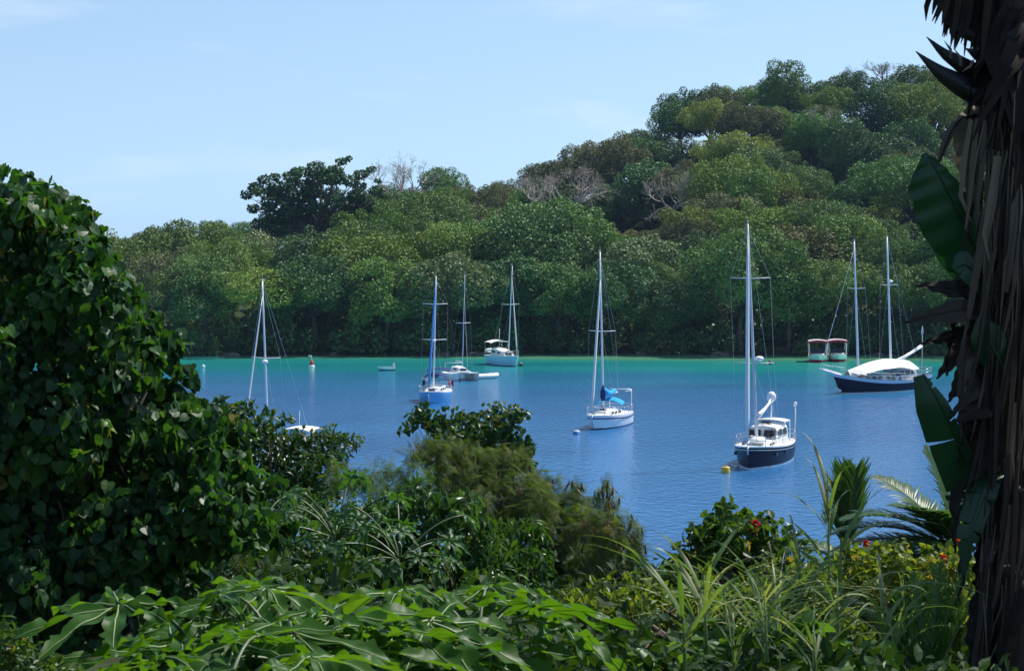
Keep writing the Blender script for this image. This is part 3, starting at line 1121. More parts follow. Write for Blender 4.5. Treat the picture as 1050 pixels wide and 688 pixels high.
def rails(root, sl, h=0.6, bow=True, stern=True, every=4, r=0.022):
    """stanchions with lifelines, pulpit at the bow and pushpit at the stern"""
    n = len(sl)
    if bow:
        b = MB()
        k = n - 5
        for sg in (1, -1):
            b.tube([sl[k] * (1, sg * 0.95, 1), sl[k] * (1, sg * 0.95, 1) + (0, 0, h)], r, 5)
        P = [sl[k] * (1, 0.95, 1) + (0, 0, h), sl[n - 3] * (1, 0.95, 1) + (0.05, 0, h + 0.05), sl[-1] + (0.12, 0, h + 0.1), sl[n - 3] * (1, -0.95, 1) + (0.05, 0, h + 0.05), sl[k] * (1, -0.95, 1) + (0, 0, h)]
        b.tube(P, r, 5)
        for i in (1, 3):
            b.tube([P[i], np.array(P[i]) - (0.1, 0, h)], r, 5)
        b.build('pulpit', 'steel', root)
    if stern:
        b = MB()
        a = sl[0]
        for z in (h * 0.55, h):
            b.tube([sl[3] * (1, 0.95, 1) + (0, 0, z), a * (1, 0.93, 1) + (0.1, 0, z), a * (1, -0.93, 1) + (0.1, 0, z), sl[3] * (1, -0.95, 1) + (0, 0, z)], r, 5)
        for i, sg in ((3, 1), (3, -1), (0, 1), (0, -1)):
            q = sl[i] * (1, sg * 0.94, 1) + (0.1 if i == 0 else 0, 0, 0)
            b.tube([q, q + (0, 0, h)], r, 5)
        b.build('pushpit', 'steel', root)
    b = MB()
    for sg in (1, -1):
        idx = list(range(3, n - 4, every))
        for i in idx:
            q = sl[i] * (1, sg * 0.95, 1)
            b.tube([q, q + (0, 0, h)], r * 0.8, 4)
        for z in (h, h * 0.55):
            b.tube([sl[i] * (1, sg * 0.95, 1) + (0, 0, z) for i in idx], r * 0.5, 3)
    b.build('lifelines', 'steel', root)


def wins(cabin, rects, mat='glass_dark', name='window'):
    """small dark panes: centre, half extents along x and z, side y (set proud of the cabin)"""
    for (x, y, z, hx, hz, lean) in rects:
        s = 1 if y > 0 else -1
        b = MB()
        V = [(x - hx, y, z - hz), (x + hx * 0.92, y, z - hz), (x + hx, y - s * lean * hz, z + hz * 0.9), (x - hx * 0.94, y - s * lean * hz, z + hz)]
        V2 = [(a, c + s * 0.02, d) for a, c, d in V]
        F = [(4, 5, 6, 7), (0, 1, 5, 4), (1, 2, 6, 5), (2, 3, 7, 6), (3, 0, 4, 7)]
        if s > 0:
            F = [f[::-1] for f in F]
        b.add(np.array(V + V2), F)
        b.build(name, mat, cabin)


def front_win(cabin, x, z, hy, hz, slope, y=0.0):
    b = MB()
    V = [(x, y - hy, z - hz), (x, y + hy, z - hz), (x - slope, y + hy * 0.92, z + hz), (x - slope, y - hy * 0.92, z + hz)]
    V2 = [(a - 0.03, c, d) for a, c, d in V]
    b.add(np.array(V + V2), [(0, 1, 2, 3), (0, 4, 5, 1), (1, 5, 6, 2), (2, 6, 7, 3), (3, 7, 4, 0)])
    b.build('window', 'glass_dark', cabin)


def sail_cover(root, x0, x1, z0, z1, rad, mat, lump=0.0, seed=0):
    g = np.random.default_rng(seed)
    b = MB()
    n = 12
    t = np.linspace(0, 1, n)
    pts = np.stack((lerp(x0, x1, t), 0.03 * g.normal(size=n), lerp(z0, z1, t) + lump * np.sin(t * 7 + 1) * 0.5 - 0.1 * np.sin(t * np.pi)), 1)
    r_ = rad * (np.interp(t, (0, 0.05, 0.4, 0.95, 1), (1.1, 1.45, 1.0, 0.5, 0.1)) + lump * g.normal(size=n) * 0.4)
    b.tube(pts, np.maximum(r_, 0.03), 9)
    return b.build('sail_cover', mat, root)


def boom(root, x0, x1, z0, z1, r=0.06, mat='spar_white'):
    return MB().tube([(x0, 0, z0), (x1, 0, z1)], r, 7).build('boom', mat, root)


def heading(th):
    """bow towards the camera, swung th to the picture's left (negative: right)"""
    return math.atan2(-math.cos(th), -math.sin(th))


def awning(root, x0, x1, wd, z, drop, name='bimini', mat='canvas_white', poles=True, arch=0.12):
    b = MB()
    n, m = 7, 7
    G = np.zeros((n, m, 3))
    for i in range(n):
        for j in range(m):
            u, v = i / (n - 1), j / (m - 1) * 2 - 1
            G[i, j] = (lerp(x0, x1, u), v * wd / 2, z - drop * v * v + arch * math.sin(u * math.pi))
    b.grid(G)
    b.grid(G[:, ::-1] - np.array((0, 0, 0.03)))
    o = b.build(name, mat, root)
    if poles:
        p = MB()
        for sx_ in (x0 + 0.05, x1 - 0.05):
            for sg in (1, -1):
                p.tube([(lerp(sx_, (x0 + x1) / 2, 0.6), sg * wd * 0.48, z - 1.35), (sx_, sg * wd * 0.48, z - drop)], 0.022, 4)
        p.build('frame', 'steel', o)
    return o


# 1 white sloop half hidden behind the left foliage
def boat_hidden():
    P = on_water(286, 485)
    r = thing('sailboat', P, 'white sailboat mostly hidden behind the left foliage, only mast and canopy showing', 'sailboat', None, heading(R(27)))
    hb, sl, hf, sh = hull(10.2, 3.3, (1.2, 0.95, 1.0))
    hb.build('hull', ['gelcoat_white', 'gelcoat_white', 'stripe_navy', 'antifoul'], r)
    deck_mesh(sl).build('deck', 'deck_white', r)
    c = trunk_cabin(-1.6, 2.6, 2.0, 1.3, 0.95, 0.5, 0.36).build('cabin', 'gelcoat_white', r)
    wins(c, [(x, s * (0.98 - 0.05 * i), 1.2, 0.33, 0.10, 0.2) for i, x in enumerate((-0.9, 0.1, 1.1)) for s in (1, -1)])
    rig(r, 1.3, 1.3, 12.4, -0.5, (0.56,), 2.4, 'spar_white', 0.085, 4.9, 1.25, -4.9, 1.1, 0.085, 0.93)
    boom(r, 1.2, -2.9, 2.3, 2.35)
    sail_cover(r, 1.25, -2.8, 2.5, 2.45, 0.16, 'canvas_white', 0.1, 1)
    awning(r, -4.4, -2.2, 2.3, 3.05, 0.18)
    rails(r, sl)
    rd = MB()
    ellipsoid(rd, (1.45, -0.2, 8.0), (0.24, 0.24, 0.15))
    rd.build('radar_dome', 'gelcoat_white', r)
    fl = MB()
    fl.tube([(-4.6, -1.2, 1.0), (-4.7, -1.2, 4.1)], 0.02, 5)
    fl.build('flagpole', 'spar_white', r)


boat_hidden()


# 2 blue hull, bow on
def boat_blue():
    P = on_water(446, 411.5)
    r = thing('sailboat', P, 'light blue hulled sailboat bow on with navy canvas and bright blue mast', 'sailboat', None, heading(R(6)))
    hb, sl, hf, sh = hull(10.0, 3.35, (1.35, 1.1, 1.1), 0.62, fine=2.6)
    hb.build('hull', ['hull_blue', 'gelcoat_white', 'hull_blue', 'antifoul'], r)
    deck_mesh(sl).build('deck', 'deck_white', r)
    c = trunk_cabin(-1.4, 2.4, 2.1, 1.5, 1.1, 0.55, 0.4).build('cabin', 'gelcoat_white', r)
    wins(c, [(x, s * (1.02 - 0.07 * i), 1.38, 0.36, 0.11, 0.2) for i, x in enumerate((-0.8, 0.3, 1.3)) for s in (1, -1)])
    front_win(c, 2.30, 1.32, 0.35, 0.09, 0.18)
    rig(r, 1.1, 1.5, 11.6, 0.28, (0.43, 0.75), 2.6, 'spar_white', 0.10, 4.75, 1.4, -4.8, 1.2, 0.13, 0.985, furlmat='spar_blue')
    boom(r, 1.0, -3.0, 2.6, 2.7)
    sail_cover(r, 1.05, -3.0, 2.8, 2.8, 0.26, 'canvas_navy', 0.12, 2)
    awning(r, -1.6, 0.2, 2.5, 2.9, 0.5, 'spray_hood', 'canvas_navy', False, 0.2)
    awning(r, -4.3, -2.0, 2.6, 3.3, 0.25, 'bimini', 'canvas_navy')
    rails(r, sl)
    d = MB()
    ellipsoid(d, (-3.2, -1.5, 2.2), (0.75, 0.30, 0.30))
    d.build('rolled_dinghy', 'gelcoat_white', r)
    for (x, y) in ((-2.6, -1.5), (-2.1, -1.52), (-2.7, 1.5)):
        j = MB()
        j.box((x, y, 1.75), (0.34, 0.22, 0.55))
        j.tube([(x - 0.1, y, 2.0), (x - 0.08, y, 2.1), (x + 0.08, y, 2.1), (x + 0.1, y, 2.0)], 0.025, 5)
        j.build('jerrycan', 'canvas_navy', r)
    rd = MB()
    ellipsoid(rd, (1.3, 0.1, 6.4), (0.2, 0.2, 0.14))
    rd.build('radar_dome', 'gelcoat_white', r)
    ch = MB()
    ch.tube([(4.9, 0, 1.1), (4.3, -0.03, -0.2)], 0.05, 5)
    ch.build('mooring_line', 'sailcloth', r)


boat_blue()


# 3 catamaran
def boat_cat():
    P = on_water(473, 389.5)
    r = thing('catamaran', P, 'white catamaran with bare mast moored right beside the light blue hull', 'catamaran', None, heading(R(-20)))
    r.scale = (0.72, 0.72, 0.98)
    for sg in (1, -1):
        hb, sl, hf, sh = hull(8.4, 1.25, (1.0, 0.85, 0.85), 0.8, 0.6, 0.3, fine=2.4, rail=0.08)
        b = hb.build('hull', ['gelcoat_white', 'gelcoat_white', 'paleblue_rail_shade', 'antifoul'], r, (0, sg * 1.75, 0))
        deck_mesh(sl, 0.02, 0.1).build('deck', 'deck_white', b)
    b = MB()
    b.box((-0.6, 0, 0.95), (4.2, 2.6, 0.35), 0, 0.98)
    b.build('bridge_deck', 'gelcoat_white', r)
    c = trunk_cabin(-2.2, 1.3, 2.3, 1.5, 1.1, 0.55, 0.32, 0.5).build('cabin', 'gelcoat_white', r)
    wins(c, [(-0.6, s * 1.0, 1.38, 0.9, 0.10, 0.3) for s in (1, -1)])
    front_win(c, 1.28, 1.28, 0.6, 0.1, 0.42)
    x = MB()
    x.tube([(3.3, -1.8, 0.95), (3.3, 1.8, 0.95)], 0.07, 6)
    x.build('crossbeam', 'spar_grey', r)
    n = MB()
    n.grid(np.array([[(1.4, -1.2, 0.93), (1.4, 1.2, 0.93)], [(3.25, -1.2, 0.9), (3.25, 1.2, 0.9)]]))
    n.build('trampoline', 'canvas_navy', r)
    rig(r, 0.6, 1.5, 11.6, 0.45, (0.48,), 2.6, 'spar_white', 0.075, 3.4, 1.0, None, 0, 0.03, 0.8, 1.8, backstay=False)
    boom(r, 0.55, -3.1, 2.25, 2.35, 0.06, 'spar_white')
    ra = MB()
    for sg in (1, -1):
        ra.tube([(-3.9, sg * 1.6, 0.85), (-3.9, sg * 1.6, 2.0)], 0.035, 5)
    ra.tube([(-3.9, -1.6, 2.0), (-3.9, 1.6, 2.0)], 0.035, 5)
    ra.build('stern_arch', 'spar_white', r)


boat_cat()


# 4 white/pale blue boat by the far shore
def boat_shore():
    P = on_water(517, 374.5)
    r = thing('sailboat', P, 'pale hulled sailboat with rounded white deckhouse lying nearest the far shore', 'sailboat', None, heading(R(-22)))
    hb, sl, hf, sh = hull(9.6, 3.2, (1.55, 1.3, 1.3), 0.7, 0.8)
    hb.build('hull', ['hull_paleblue', 'gelcoat_white', 'stripe_navy', 'antifoul'], r)
    deck_mesh(sl).build('deck', 'deck_white', r)
    c = trunk_cabin(-2.2, 2.0, 2.4, 1.5, 1.3, 1.0, 0.55, 0.7, 0.15).build('cabin', 'gelcoat_white', r)
    wins(c, [(-1.3, s * 1.12, 1.85, 0.5, 0.17, 0.3) for s in (1, -1)] + [(0.2, s * 0.98, 1.75, 0.45, 0.14, 0.3) for s in (1, -1)])
    front_win(c, 1.85, 1.62, 0.45, 0.13, 0.35)
    rig(r, 1.6, 1.7, 11.9, 0.55, (0.56,), 2.6, 'spar_white', 0.09, 4.7, 1.7, -4.6, 1.5, 0.10, 0.88)
    awning(r, -4.4, -1.6, 2.6, 3.3, 0.3)
    boom(r, 1.5, -2.8, 3.3, 3.35)
    rails(r, sl)
    d = MB()
    ellipsoid(d, (-4.9, 0, 1.9), (0.3, 1.0, 0.28))
    d.build('rolled_dinghy', 'gelcoat_white', r)
    a = MB()
    a.tube([(-4.3, 1.0, 1.3), (-4.3, 1.0, 4.9)], 0.025, 4)
    a.build('aerial', 'spar_white', r)


boat_shore()


# 5 white sloop with bright blue sail cover, middle of the bay
def boat_center():
    P = on_water(622, 437.5)
    r = thing('sailboat', P, 'white sailboat with bright blue sail cover and navy hull stripes in open water', 'sailboat', None, heading(R(19)))
    hb, sl, hf, sh = hull(9.6, 3.15, (1.35, 1.15, 1.15), 0.72, 0.9, -0.3, boot=0.12, fine=2.3)
    hb.build('hull', ['gelcoat_white', 'gelcoat_white', 'stripe_navy', 'antifoul'], r)
    st = MB()
    n = len(sl)
    for sg in (1, -1):
        q = np.array([[p_ * (1, sg, 1) + (0, sg * 0.012, -0.24) for p_ in sl], [p_ * (1, sg * 0.997, 1) + (0, sg * 0.012, -0.36) for p_ in sl]])
        q[:, :, 0] = q[:, :, 0] - 0.14 * np.linspace(0, 1, n) ** 3
        st.grid(q if sg < 0 else q[:, ::-1])
    st.build('hull_stripe', 'stripe_navy', r)
    deck_mesh(sl).build('deck', 'deck_white', r)
    c = trunk_cabin(-1.5, 2.3, 2.1, 1.4, 1.12, 0.48, 0.35, 0.4).build('cabin', 'gelcoat_white', r)
    wins(c, [(x, s * (1.0 - 0.06 * i), 1.36, 0.30, 0.10, 0.2) for i, x in enumerate((-0.9, 0.1, 1.0)) for s in (1, -1)])
    hch = MB()
    hch.box((1.2, 0, 1.62), (0.6, 0.6, 0.08))
    hch.build('hatch', 'glass_dark', c)
    rig(r, 1.0, 1.5, 14.2, -0.35, (0.50,), 2.5, 'spar_white', 0.11, 4.6, 1.4, -4.6, 1.2, 0.14, 0.84)
    boom(r, 0.9, -3.3, 2.75, 2.95)
    sail_cover(r, 0.95, -2.9, 3.05, 3.15, 0.30, 'canvas_bright', 0.14, 5)
    lo = MB()
    lo.tube([(1.12, 0, 2.4), (1.14, 0, 2.8), (1.12, 0, 3.3), (1.06, 0, 3.8)], [0.16, 0.27, 0.22, 0.08], 8)
    lo.build('mast_boot', 'canvas_navy', r)
    awning(r, -2.3, -0.9, 2.4, 2.35, 0.45, 'spray_hood', 'canvas_bright', False, 0.25)
    rails(r, sl, 0.65)
    ar = MB()
    for sg in (1, -1):
        ar.tube([(-4.4, sg * 1.05, 1.15), (-4.4, sg * 1.05, 3.15)], 0.04, 5)
    ar.tube([(-4.4, -1.05, 3.15), (-4.4, 1.05, 3.15)], 0.045, 5)
    ar.tube([(-4.4, 1.05, 3.05), (-2.9, 0.9, 3.05)], 0.03, 5)
    ar.build('stern_arch', 'spar_white', r)
    an = MB()
    an.tube([(4.7, 0.12, 1.35), (4.95, 0.12, 1.15), (4.8, 0.12, 0.85)], 0.05, 5)
    an.build('anchor', 'steel', r)


boat_center()


# 6 navy deckhouse yacht
def boat_navy():
    P = on_water(782, 475)
    r = thing('sailboat', P, 'navy hulled yacht with white deckhouse and radar arch, lowest in the bay', 'sailboat', None, heading(R(17)))
    hb, sl, hf, sh = hull(12.2, 3.9, (1.75, 1.45, 1.45), 0.74, 1.0, 0.25, rail=0.10, boot=0.11, fine=2.4)
    hb.build('hull', ['hull_navy', 'gelcoat_white', 'gelcoat_white', 'antifoul'], r)
    st = MB()
    n = len(sl)
    for sg in (1, -1):
        q = np.array([[p_ * (1, sg, 1) + (0, sg * 0.012, -0.26) for p_ in sl], [p_ * (1, sg * 0.997, 1) + (0, sg * 0.012, -0.30) for p_ in sl]])
        q[:, :, 0] = q[:, :, 0] - 0.14 * np.linspace(0, 1, n) ** 3
        st.grid(q if sg < 0 else q[:, ::-1])
    st.build('hull_stripe', 'gelcoat_white', r)
    deck_mesh(sl).build('deck', 'deck_white', r)
    lowc = trunk_cabin(-1.0, 3.6, 2.4, 1.5, 1.42, 0.42, 0.3, 0.4).build('cabin', 'gelcoat_white', r)
    wins(lowc, [(x, s * 1.05, 1.62, 0.35, 0.09, 0.2) for x in (1.2, 2.3) for s in (1, -1)])
    hi = trunk_cabin(-3.2, 0.4, 2.7, 2.2, 1.45, 1.35, 1.25, 0.6, 0.12).build('deckhouse', 'gelcoat_white', r)
    wins(hi, [(-0.85, s * 1.22, 2.32, 0.62, 0.24, 0.3) for s in (1, -1)] + [(-2.35, s * 1.30, 2.32, 0.55, 0.24, 0.3) for s in (1, -1)])
    for yy in (-0.55, 0.55):
        front_win(hi, 0.30, 2.25, 0.45, 0.26, 0.22, yy)
    hh = MB()
    hh.box((-1.6, 0, 2.98), (0.75, 0.75, 0.1))
    hh.build('hatch', 'glass_dark', hi)
    top = MB()
    G = np.array([[(x, y, 3.12 - 0.10 * abs(y) ** 2) for y in np.linspace(-1.25, 1.25, 7)] for x in np.linspace(-4.6, -2.2, 5)])
    top.grid(G)
    top.grid(G[:, ::-1] - np.array((0, 0, 0.06)))
    for sx_ in (-4.5, -2.4):
        for sg in (1, -1):
            top.tube([(sx_, sg * 1.25, 1.4), (sx_, sg * 1.2, 2.98)], 0.035, 5)
    top.build('hard_top', 'gelcoat_white', r)
    for i, x in enumerate((0.6, 2.6)):
        for sg in (1, -1):
            v = MB()
            tt = (x + 6.1) / 12.2
            yb = float(hf(np.array(tt))) * 0.985
            v.box((x, sg * (yb + 0.0), 0.95), (0.42, 0.10, 0.22), 0)
            v.build('porthole', 'glass_dark', r)
    rig(r, 2.3, 1.8, 16.0, -0.75, (0.36, 0.75), 3.0, 'spar_grey', 0.13, 5.9, 1.8, -5.9, 1.6, 0.17, 0.97, 1.7, wire=0.011)
    rd = MB()
    ellipsoid(rd, (1.95, 0.1, 7.9), (0.33, 0.33, 0.2))
    rd.build('radar_dome', 'gelcoat_white', r)
    bl = MB()
    ellipsoid(bl, (1.3, 0.8, 7.6), (0.15, 0.15, 0.17))
    bl.build('anchor_ball', 'buoy_black', r)
    boom(r, 1.5, -3.4, 3.5, 4.5, 0.09)
    sail_cover(r, 1.4, -3.2, 3.7, 4.65, 0.10, 'sailcloth', 0.05, 8)
    dm = MB()
    ellipsoid(dm, (-3.4, 0.0, 4.75), (0.36, 0.36, 0.42))
    dm.build('satellite_dome', 'gelcoat_white', r)
    mz = MB()
    mz.tube([(-3.4, 0, 3.1), (-3.4, 0, 4.5)], 0.06, 6)
    mz.tube([(-5.3, 1.5, 1.4), (-5.3, 1.5, 4.0)], 0.045, 6)
    ellipsoid(mz, (-5.3, 1.5, 4.1), (0.14, 0.14, 0.20))
    mz.build('stern_post', 'spar_white', r)
    rails(r, sl, 0.7, r=0.026)
    dk = MB()
    ellipsoid(dk, (3.2, 0.25, 2.0), (1.0, 0.6, 0.28))
    dk.build('deck_dinghy', 'gelcoat_white', r)
    an = MB()
    an.tube([(6.0, 0.1, 1.75), (6.3, 0.1, 1.55), (6.1, 0.1, 1.15)], 0.06, 5)
    an.build('anchor', 'steel', r)


boat_navy()


# 7 navy ketch with a white awning
def boat_ketch():
    P = on_water(901, 401.5)
    r = thing('ketch', P, 'navy two masted ketch with pale rail, bowsprit and white awning over the deck', 'ketch', None, heading(R(50)))
    hb, sl, hf, sh = hull(15.4, 4.2, (2.3, 1.35, 1.75), 0.62, 1.4, 0.7, rail=0.36, boot=0.12, fine=2.0)
    hb.build('hull', ['hull_navy', 'paleblue_rail_shade', 'gelcoat_white', 'antifoul'], r)
    deck_mesh(sl, 0.35).build('deck', 'deck_teak', r)
    bs = MB()
    bs.tube([(6.3, 0, 2.05), (8.0, 0, 2.45), (9.8, 0, 2.85)], [0.16, 0.13, 0.08], 7)
    for sg in (1, -1):
        bs.tube([(7.0, sg * 0.45, 2.35), (9.6, sg * 0.08, 3.0)], 0.03, 4)
        bs.tube([(6.6, sg * 0.8, 2.9), (9.0, sg * 0.2, 3.3)], 0.025, 4)
    bs.build('bowsprit', 'spar_white', r)
    bb = MB()
    bb.tube([(9.7, 0, 2.8), (6.0, 0, 0.2)], 0.03, 4)
    bb.build('bobstay', 'steel', r)
    c1 = trunk_cabin(-1.0, 3.6, 2.3, 1.6, 1.3, 0.75, 0.6, 0.3).build('cabin', 'deck_white', r)
    wins(c1, [(x, s * (1.12 - 0.06 * i), 1.68, 0.30, 0.13, 0.15) for i, x in enumerate((-0.3, 0.8, 1.9, 2.8)) for s in (1, -1)])
    c2 = trunk_cabin(-5.0, -2.0, 2.6, 2.4, 1.35, 1.25, 1.15, 0.3).build('deckhouse', 'gelcoat_white', r)
    wins(c2, [(x, s * 1.22, 2.1, 0.38, 0.24, 0.2) for x in (-4.4, -3.5, -2.6) for s in (1, -1)])
    rig(r, 3.4, 1.6, 15.2, -0.75, (0.655,), 2.6, 'spar_white', 0.14, 9.6, 2.9, None, 0, 0.03, 0.95, 1.9, backstay=False, wire=0.011)
    rig(r, -2.1, 1.6, 15.7, -0.75, (0.655,), 2.6, 'spar_white', 0.14, None, 0, -7.0, 1.9, 0.05, 0.95, 1.9, wire=0.011)
    rd = MB()
    ellipsoid(rd, (-1.8, 0.1, 12.3), (0.26, 0.26, 0.18))
    rd.build('radar_dome', 'gelcoat_white', r)
    # awning: ridge between the masts, sagging to the rails
    b = MB()
    n, m = 13, 9
    G = np.zeros((n, m, 3))
    for i in range(n):
        u = i / (n - 1)
        x = lerp(5.2, -4.6, u)
        rz = 2.55 + 1.15 * math.sin(min(1, u * 1.35) * math.pi / 2) - 0.75 * max(0, u - 0.62)
        ww = 2.0 * (0.25 + 0.75 * math.sin(min(1, u * 1.6) * math.pi / 2))
        for j in range(m):
            v = j / (m - 1) * 2 - 1
            G[i, j] = (x, v * ww, rz - (0.75 + 0.25 * u) * abs(v) ** 1.5 + 0.05 * math.sin(i * 1.7) * abs(v))
    b.grid(G)
    b.grid(G[:, ::-1] - np.array((0, 0, 0.03)))
    b.build('awning', 'canvas_white', r)
    bo = MB()
    bo.tube([(-2.3, 0, 2.9), (-7.4, 0.0, 4.9)], [0.16, 0.14], 8)
    bo.build('boom', 'spar_white', r)
    sail_cover(r, -2.4, -7.2, 3.15, 5.05, 0.13, 'canvas_white', 0.05, 3)
    g = np.random.default_rng(8)
    # clutter on deck
    for i, x in enumerate((-1.2, 0.0, 1.0)):
        bx_ = MB()
        bx_.box((x, -1.45 if i % 2 else 1.5, 1.45), (0.7, 0.5, 0.5))
        bx_.build('deck_locker', 'wood_dark' if i % 2 else 'deck_white', r)
    for sg in (1, -1):
        dr = MB()
        dr.lathe([(0.05, 0), (0.29, 0.02), (0.31, 0.3), (0.29, 0.85), (0.05, 0.88)], (-1.6, sg * 1.5, 1.1), 12)
        dr.build('water_drum', 'barrel_blue', r)
    wh = MB()
    wh.box((4.6, 0.35, 2.05), (0.7, 0.6, 0.5))
    wh.tube([(4.6, -0.3, 2.1), (4.6, 0.9, 2.1)], 0.16, 8)
    wh.build('windlass', 'deck_white', r)
    rails(r, sl, 0.75, False, True, 3, 0.03)
    po = MB()
    po.tube([(-6.7, 0.6, 1.7), (-6.7, 0.6, 7.2)], [0.06, 0.04], 6)
    ellipsoid(po, (-6.7, 0.6, 6.6), (0.12, 0.12, 0.5))
    po.build('stern_pole', 'spar_grey', r)
    ba = MB()
    ellipsoid(ba, (6.45, -0.15, 0.35), (0.35, 0.3, 0.28))
    ba.build('fender', 'buoy_white', r)
    ac = MB()
    ac.tube([(6.7, -0.1, 1.9), (6.35, -0.2, 0.4)], 0.045, 4)
    ac.build('anchor_rode', 'sailcloth', r)


boat_ketch()


# 8, 9 red canopied launches
def launch(px, py, label):
    P = on_water(px, py)
    r = thing('launch', P, label, 'launch', 'red canopied launches', heading(R(5)))
    r.scale = (1.12, 1.08, 1.12)
    hb, sl, hf, sh = hull(6.4, 2.5, (1.05, 0.8, 0.8), 0.85, 0.8, 0.0, rail=0.18, boot=0.36, fine=3.2)
    hb.build('hull', ['gelcoat_white', 'gelcoat_white', 'canvas_red', 'canvas_red'], r)
    deck_mesh(sl, 0.25, 0.02).build('deck', 'deck_white', r)
    c = trunk_cabin(0.3, 2.0, 1.9, 1.3, 0.75, 0.35, 0.25, 0.4).build('cabin', 'gelcoat_white', r)
    s = MB()
    for x in (-2.2, -1.2, -0.3):
        s.box((x, 0, 0.95), (0.4, 1.9, 0.4))
    s.build('bench', 'canvas_red', r)
    a = MB()
    G = np.array([[(x, y, 2.75 - 0.10 * y * y + 0.05 * math.sin(u * 3.14)) for y in np.linspace(-1.25, 1.25, 9)] for u, x in zip(np.linspace(0, 1, 6), np.linspace(-2.7, 1.6, 6))])
    a.grid(G)
    a.grid(G[:, ::-1] - np.array((0, 0, 0.05)))
    cano = a.build('canopy', 'gelcoat_white', r)
    v = MB()
    top = G[-1]
    v.grid(np.array([top + (0.02, 0, 0.03), top + (0.04, 0, -0.24)]), smooth=False)
    v.grid(np.array([G[0] + (-0.02, 0, -0.2), G[0] + (-0.02, 0, 0.02)]), smooth=False)
    for sg, k in ((1, -1), (-1, 0)):
        e = G[:, k]
        v.grid(np.array([e + (0, sg * 0.02, 0.03), e + (0, sg * 0.03, -0.22)]), smooth=False)
    v.build('valance', 'canvas_red', cano)
    p = MB()
    for x in (-2.6, 0.4, 1.5):
        for sg in (1, -1):
            p.tube([(x, sg * 1.1, 0.7), (x, sg * 1.18, 2.6)], 0.04, 5)
    p.build('canopy_post', 'spar_white', r)
    ws = MB()
    ws.grid(np.array([[(1.5, -0.95, 1.1), (1.5, 0.95, 1.1)], [(1.25, -0.9, 1.65), (1.25, 0.9, 1.65)]]), smooth=False)
    ws.build('windscreen', 'glass_dark', r)
    e = MB()
    e.box((-3.35, 0, 0.8), (0.4, 0.4, 0.9), 0, 0.85)
    e.build('outboard_motor', 'buoy_black', r)


launch(838.5, 370.8, 'white launch with red edged canopy, the one farther from the ketch masts')
launch(858.5, 370.2, 'white launch with red edged canopy, close behind the ketch foremast')


# small craft and buoys
def skiff():
    P = on_water(395.5, 380)
    r = thing('dinghy', P, 'small white dinghy with dark bottom lying alone off the far trees', 'dinghy', None, heading(R(60)))
    hb, sl, hf, sh = hull(2.4, 1.15, (0.62, 0.5, 0.5), 0.8, 0.3, 0.0, rail=0.06, boot=0.2, fine=2.6, depth=0.2)
    hb.build('hull', ['gelcoat_white', 'gelcoat_white', 'stripe_navy', 'antifoul'], r)
    deck_mesh(sl, 0.2, 0.0).build('floor', 'deck_white', r)
    s = MB()
    s.box((0, 0, 0.42), (0.25, 0.95, 0.05))
    s.box((-0.8, 0, 0.42), (0.25, 0.85, 0.05))
    s.build('thwart', 'wood_dark', r)
    m = MB()
    m.box((-1.2, 0, 0.65), (0.25, 0.28, 0.55), 0, 0.8)
    m.build('outboard_motor', 'buoy_white', r)


skiff()


def inflatable():
    P = on_water(495.5, 388)
    r = thing('inflatable_dinghy', P, 'white inflatable dinghy with round bow floating right of the catamaran', 'dinghy', None, R(28))
    b = MB()
    a = np.linspace(-math.pi / 2, math.pi / 2, 11)
    pts = [(-1.9, -0.72, 0.28), (-0.9, -0.74, 0.28)] + [(0.9 + 0.95 * math.cos(t), 0.74 * math.sin(t), 0.28 + 0.16 * math.cos(t)) for t in a] + [(-0.9, 0.74, 0.28), (-1.9, 0.72, 0.28)]
    b.tube(pts, [0.14] + [0.26] * (len(pts) - 2) + [0.14], 10)
    b.build('tube', 'gelcoat_white', r)
    f = MB()
    f.box((-0.3, 0, 0.14), (2.7, 1.1, 0.08))
    f.build('floor', 'paleblue_rail_shade', r)
    t = MB()
    t.box((-0.4, 0, 0.42), (0.28, 1.1, 0.05))
    t.build('thwart', 'wood_dark', r)
    t = MB()
    t.box((-1.65, 0, 0.32), (0.07, 1.0, 0.42))
    t.build('transom', 'gelcoat_white', r)


inflatable()


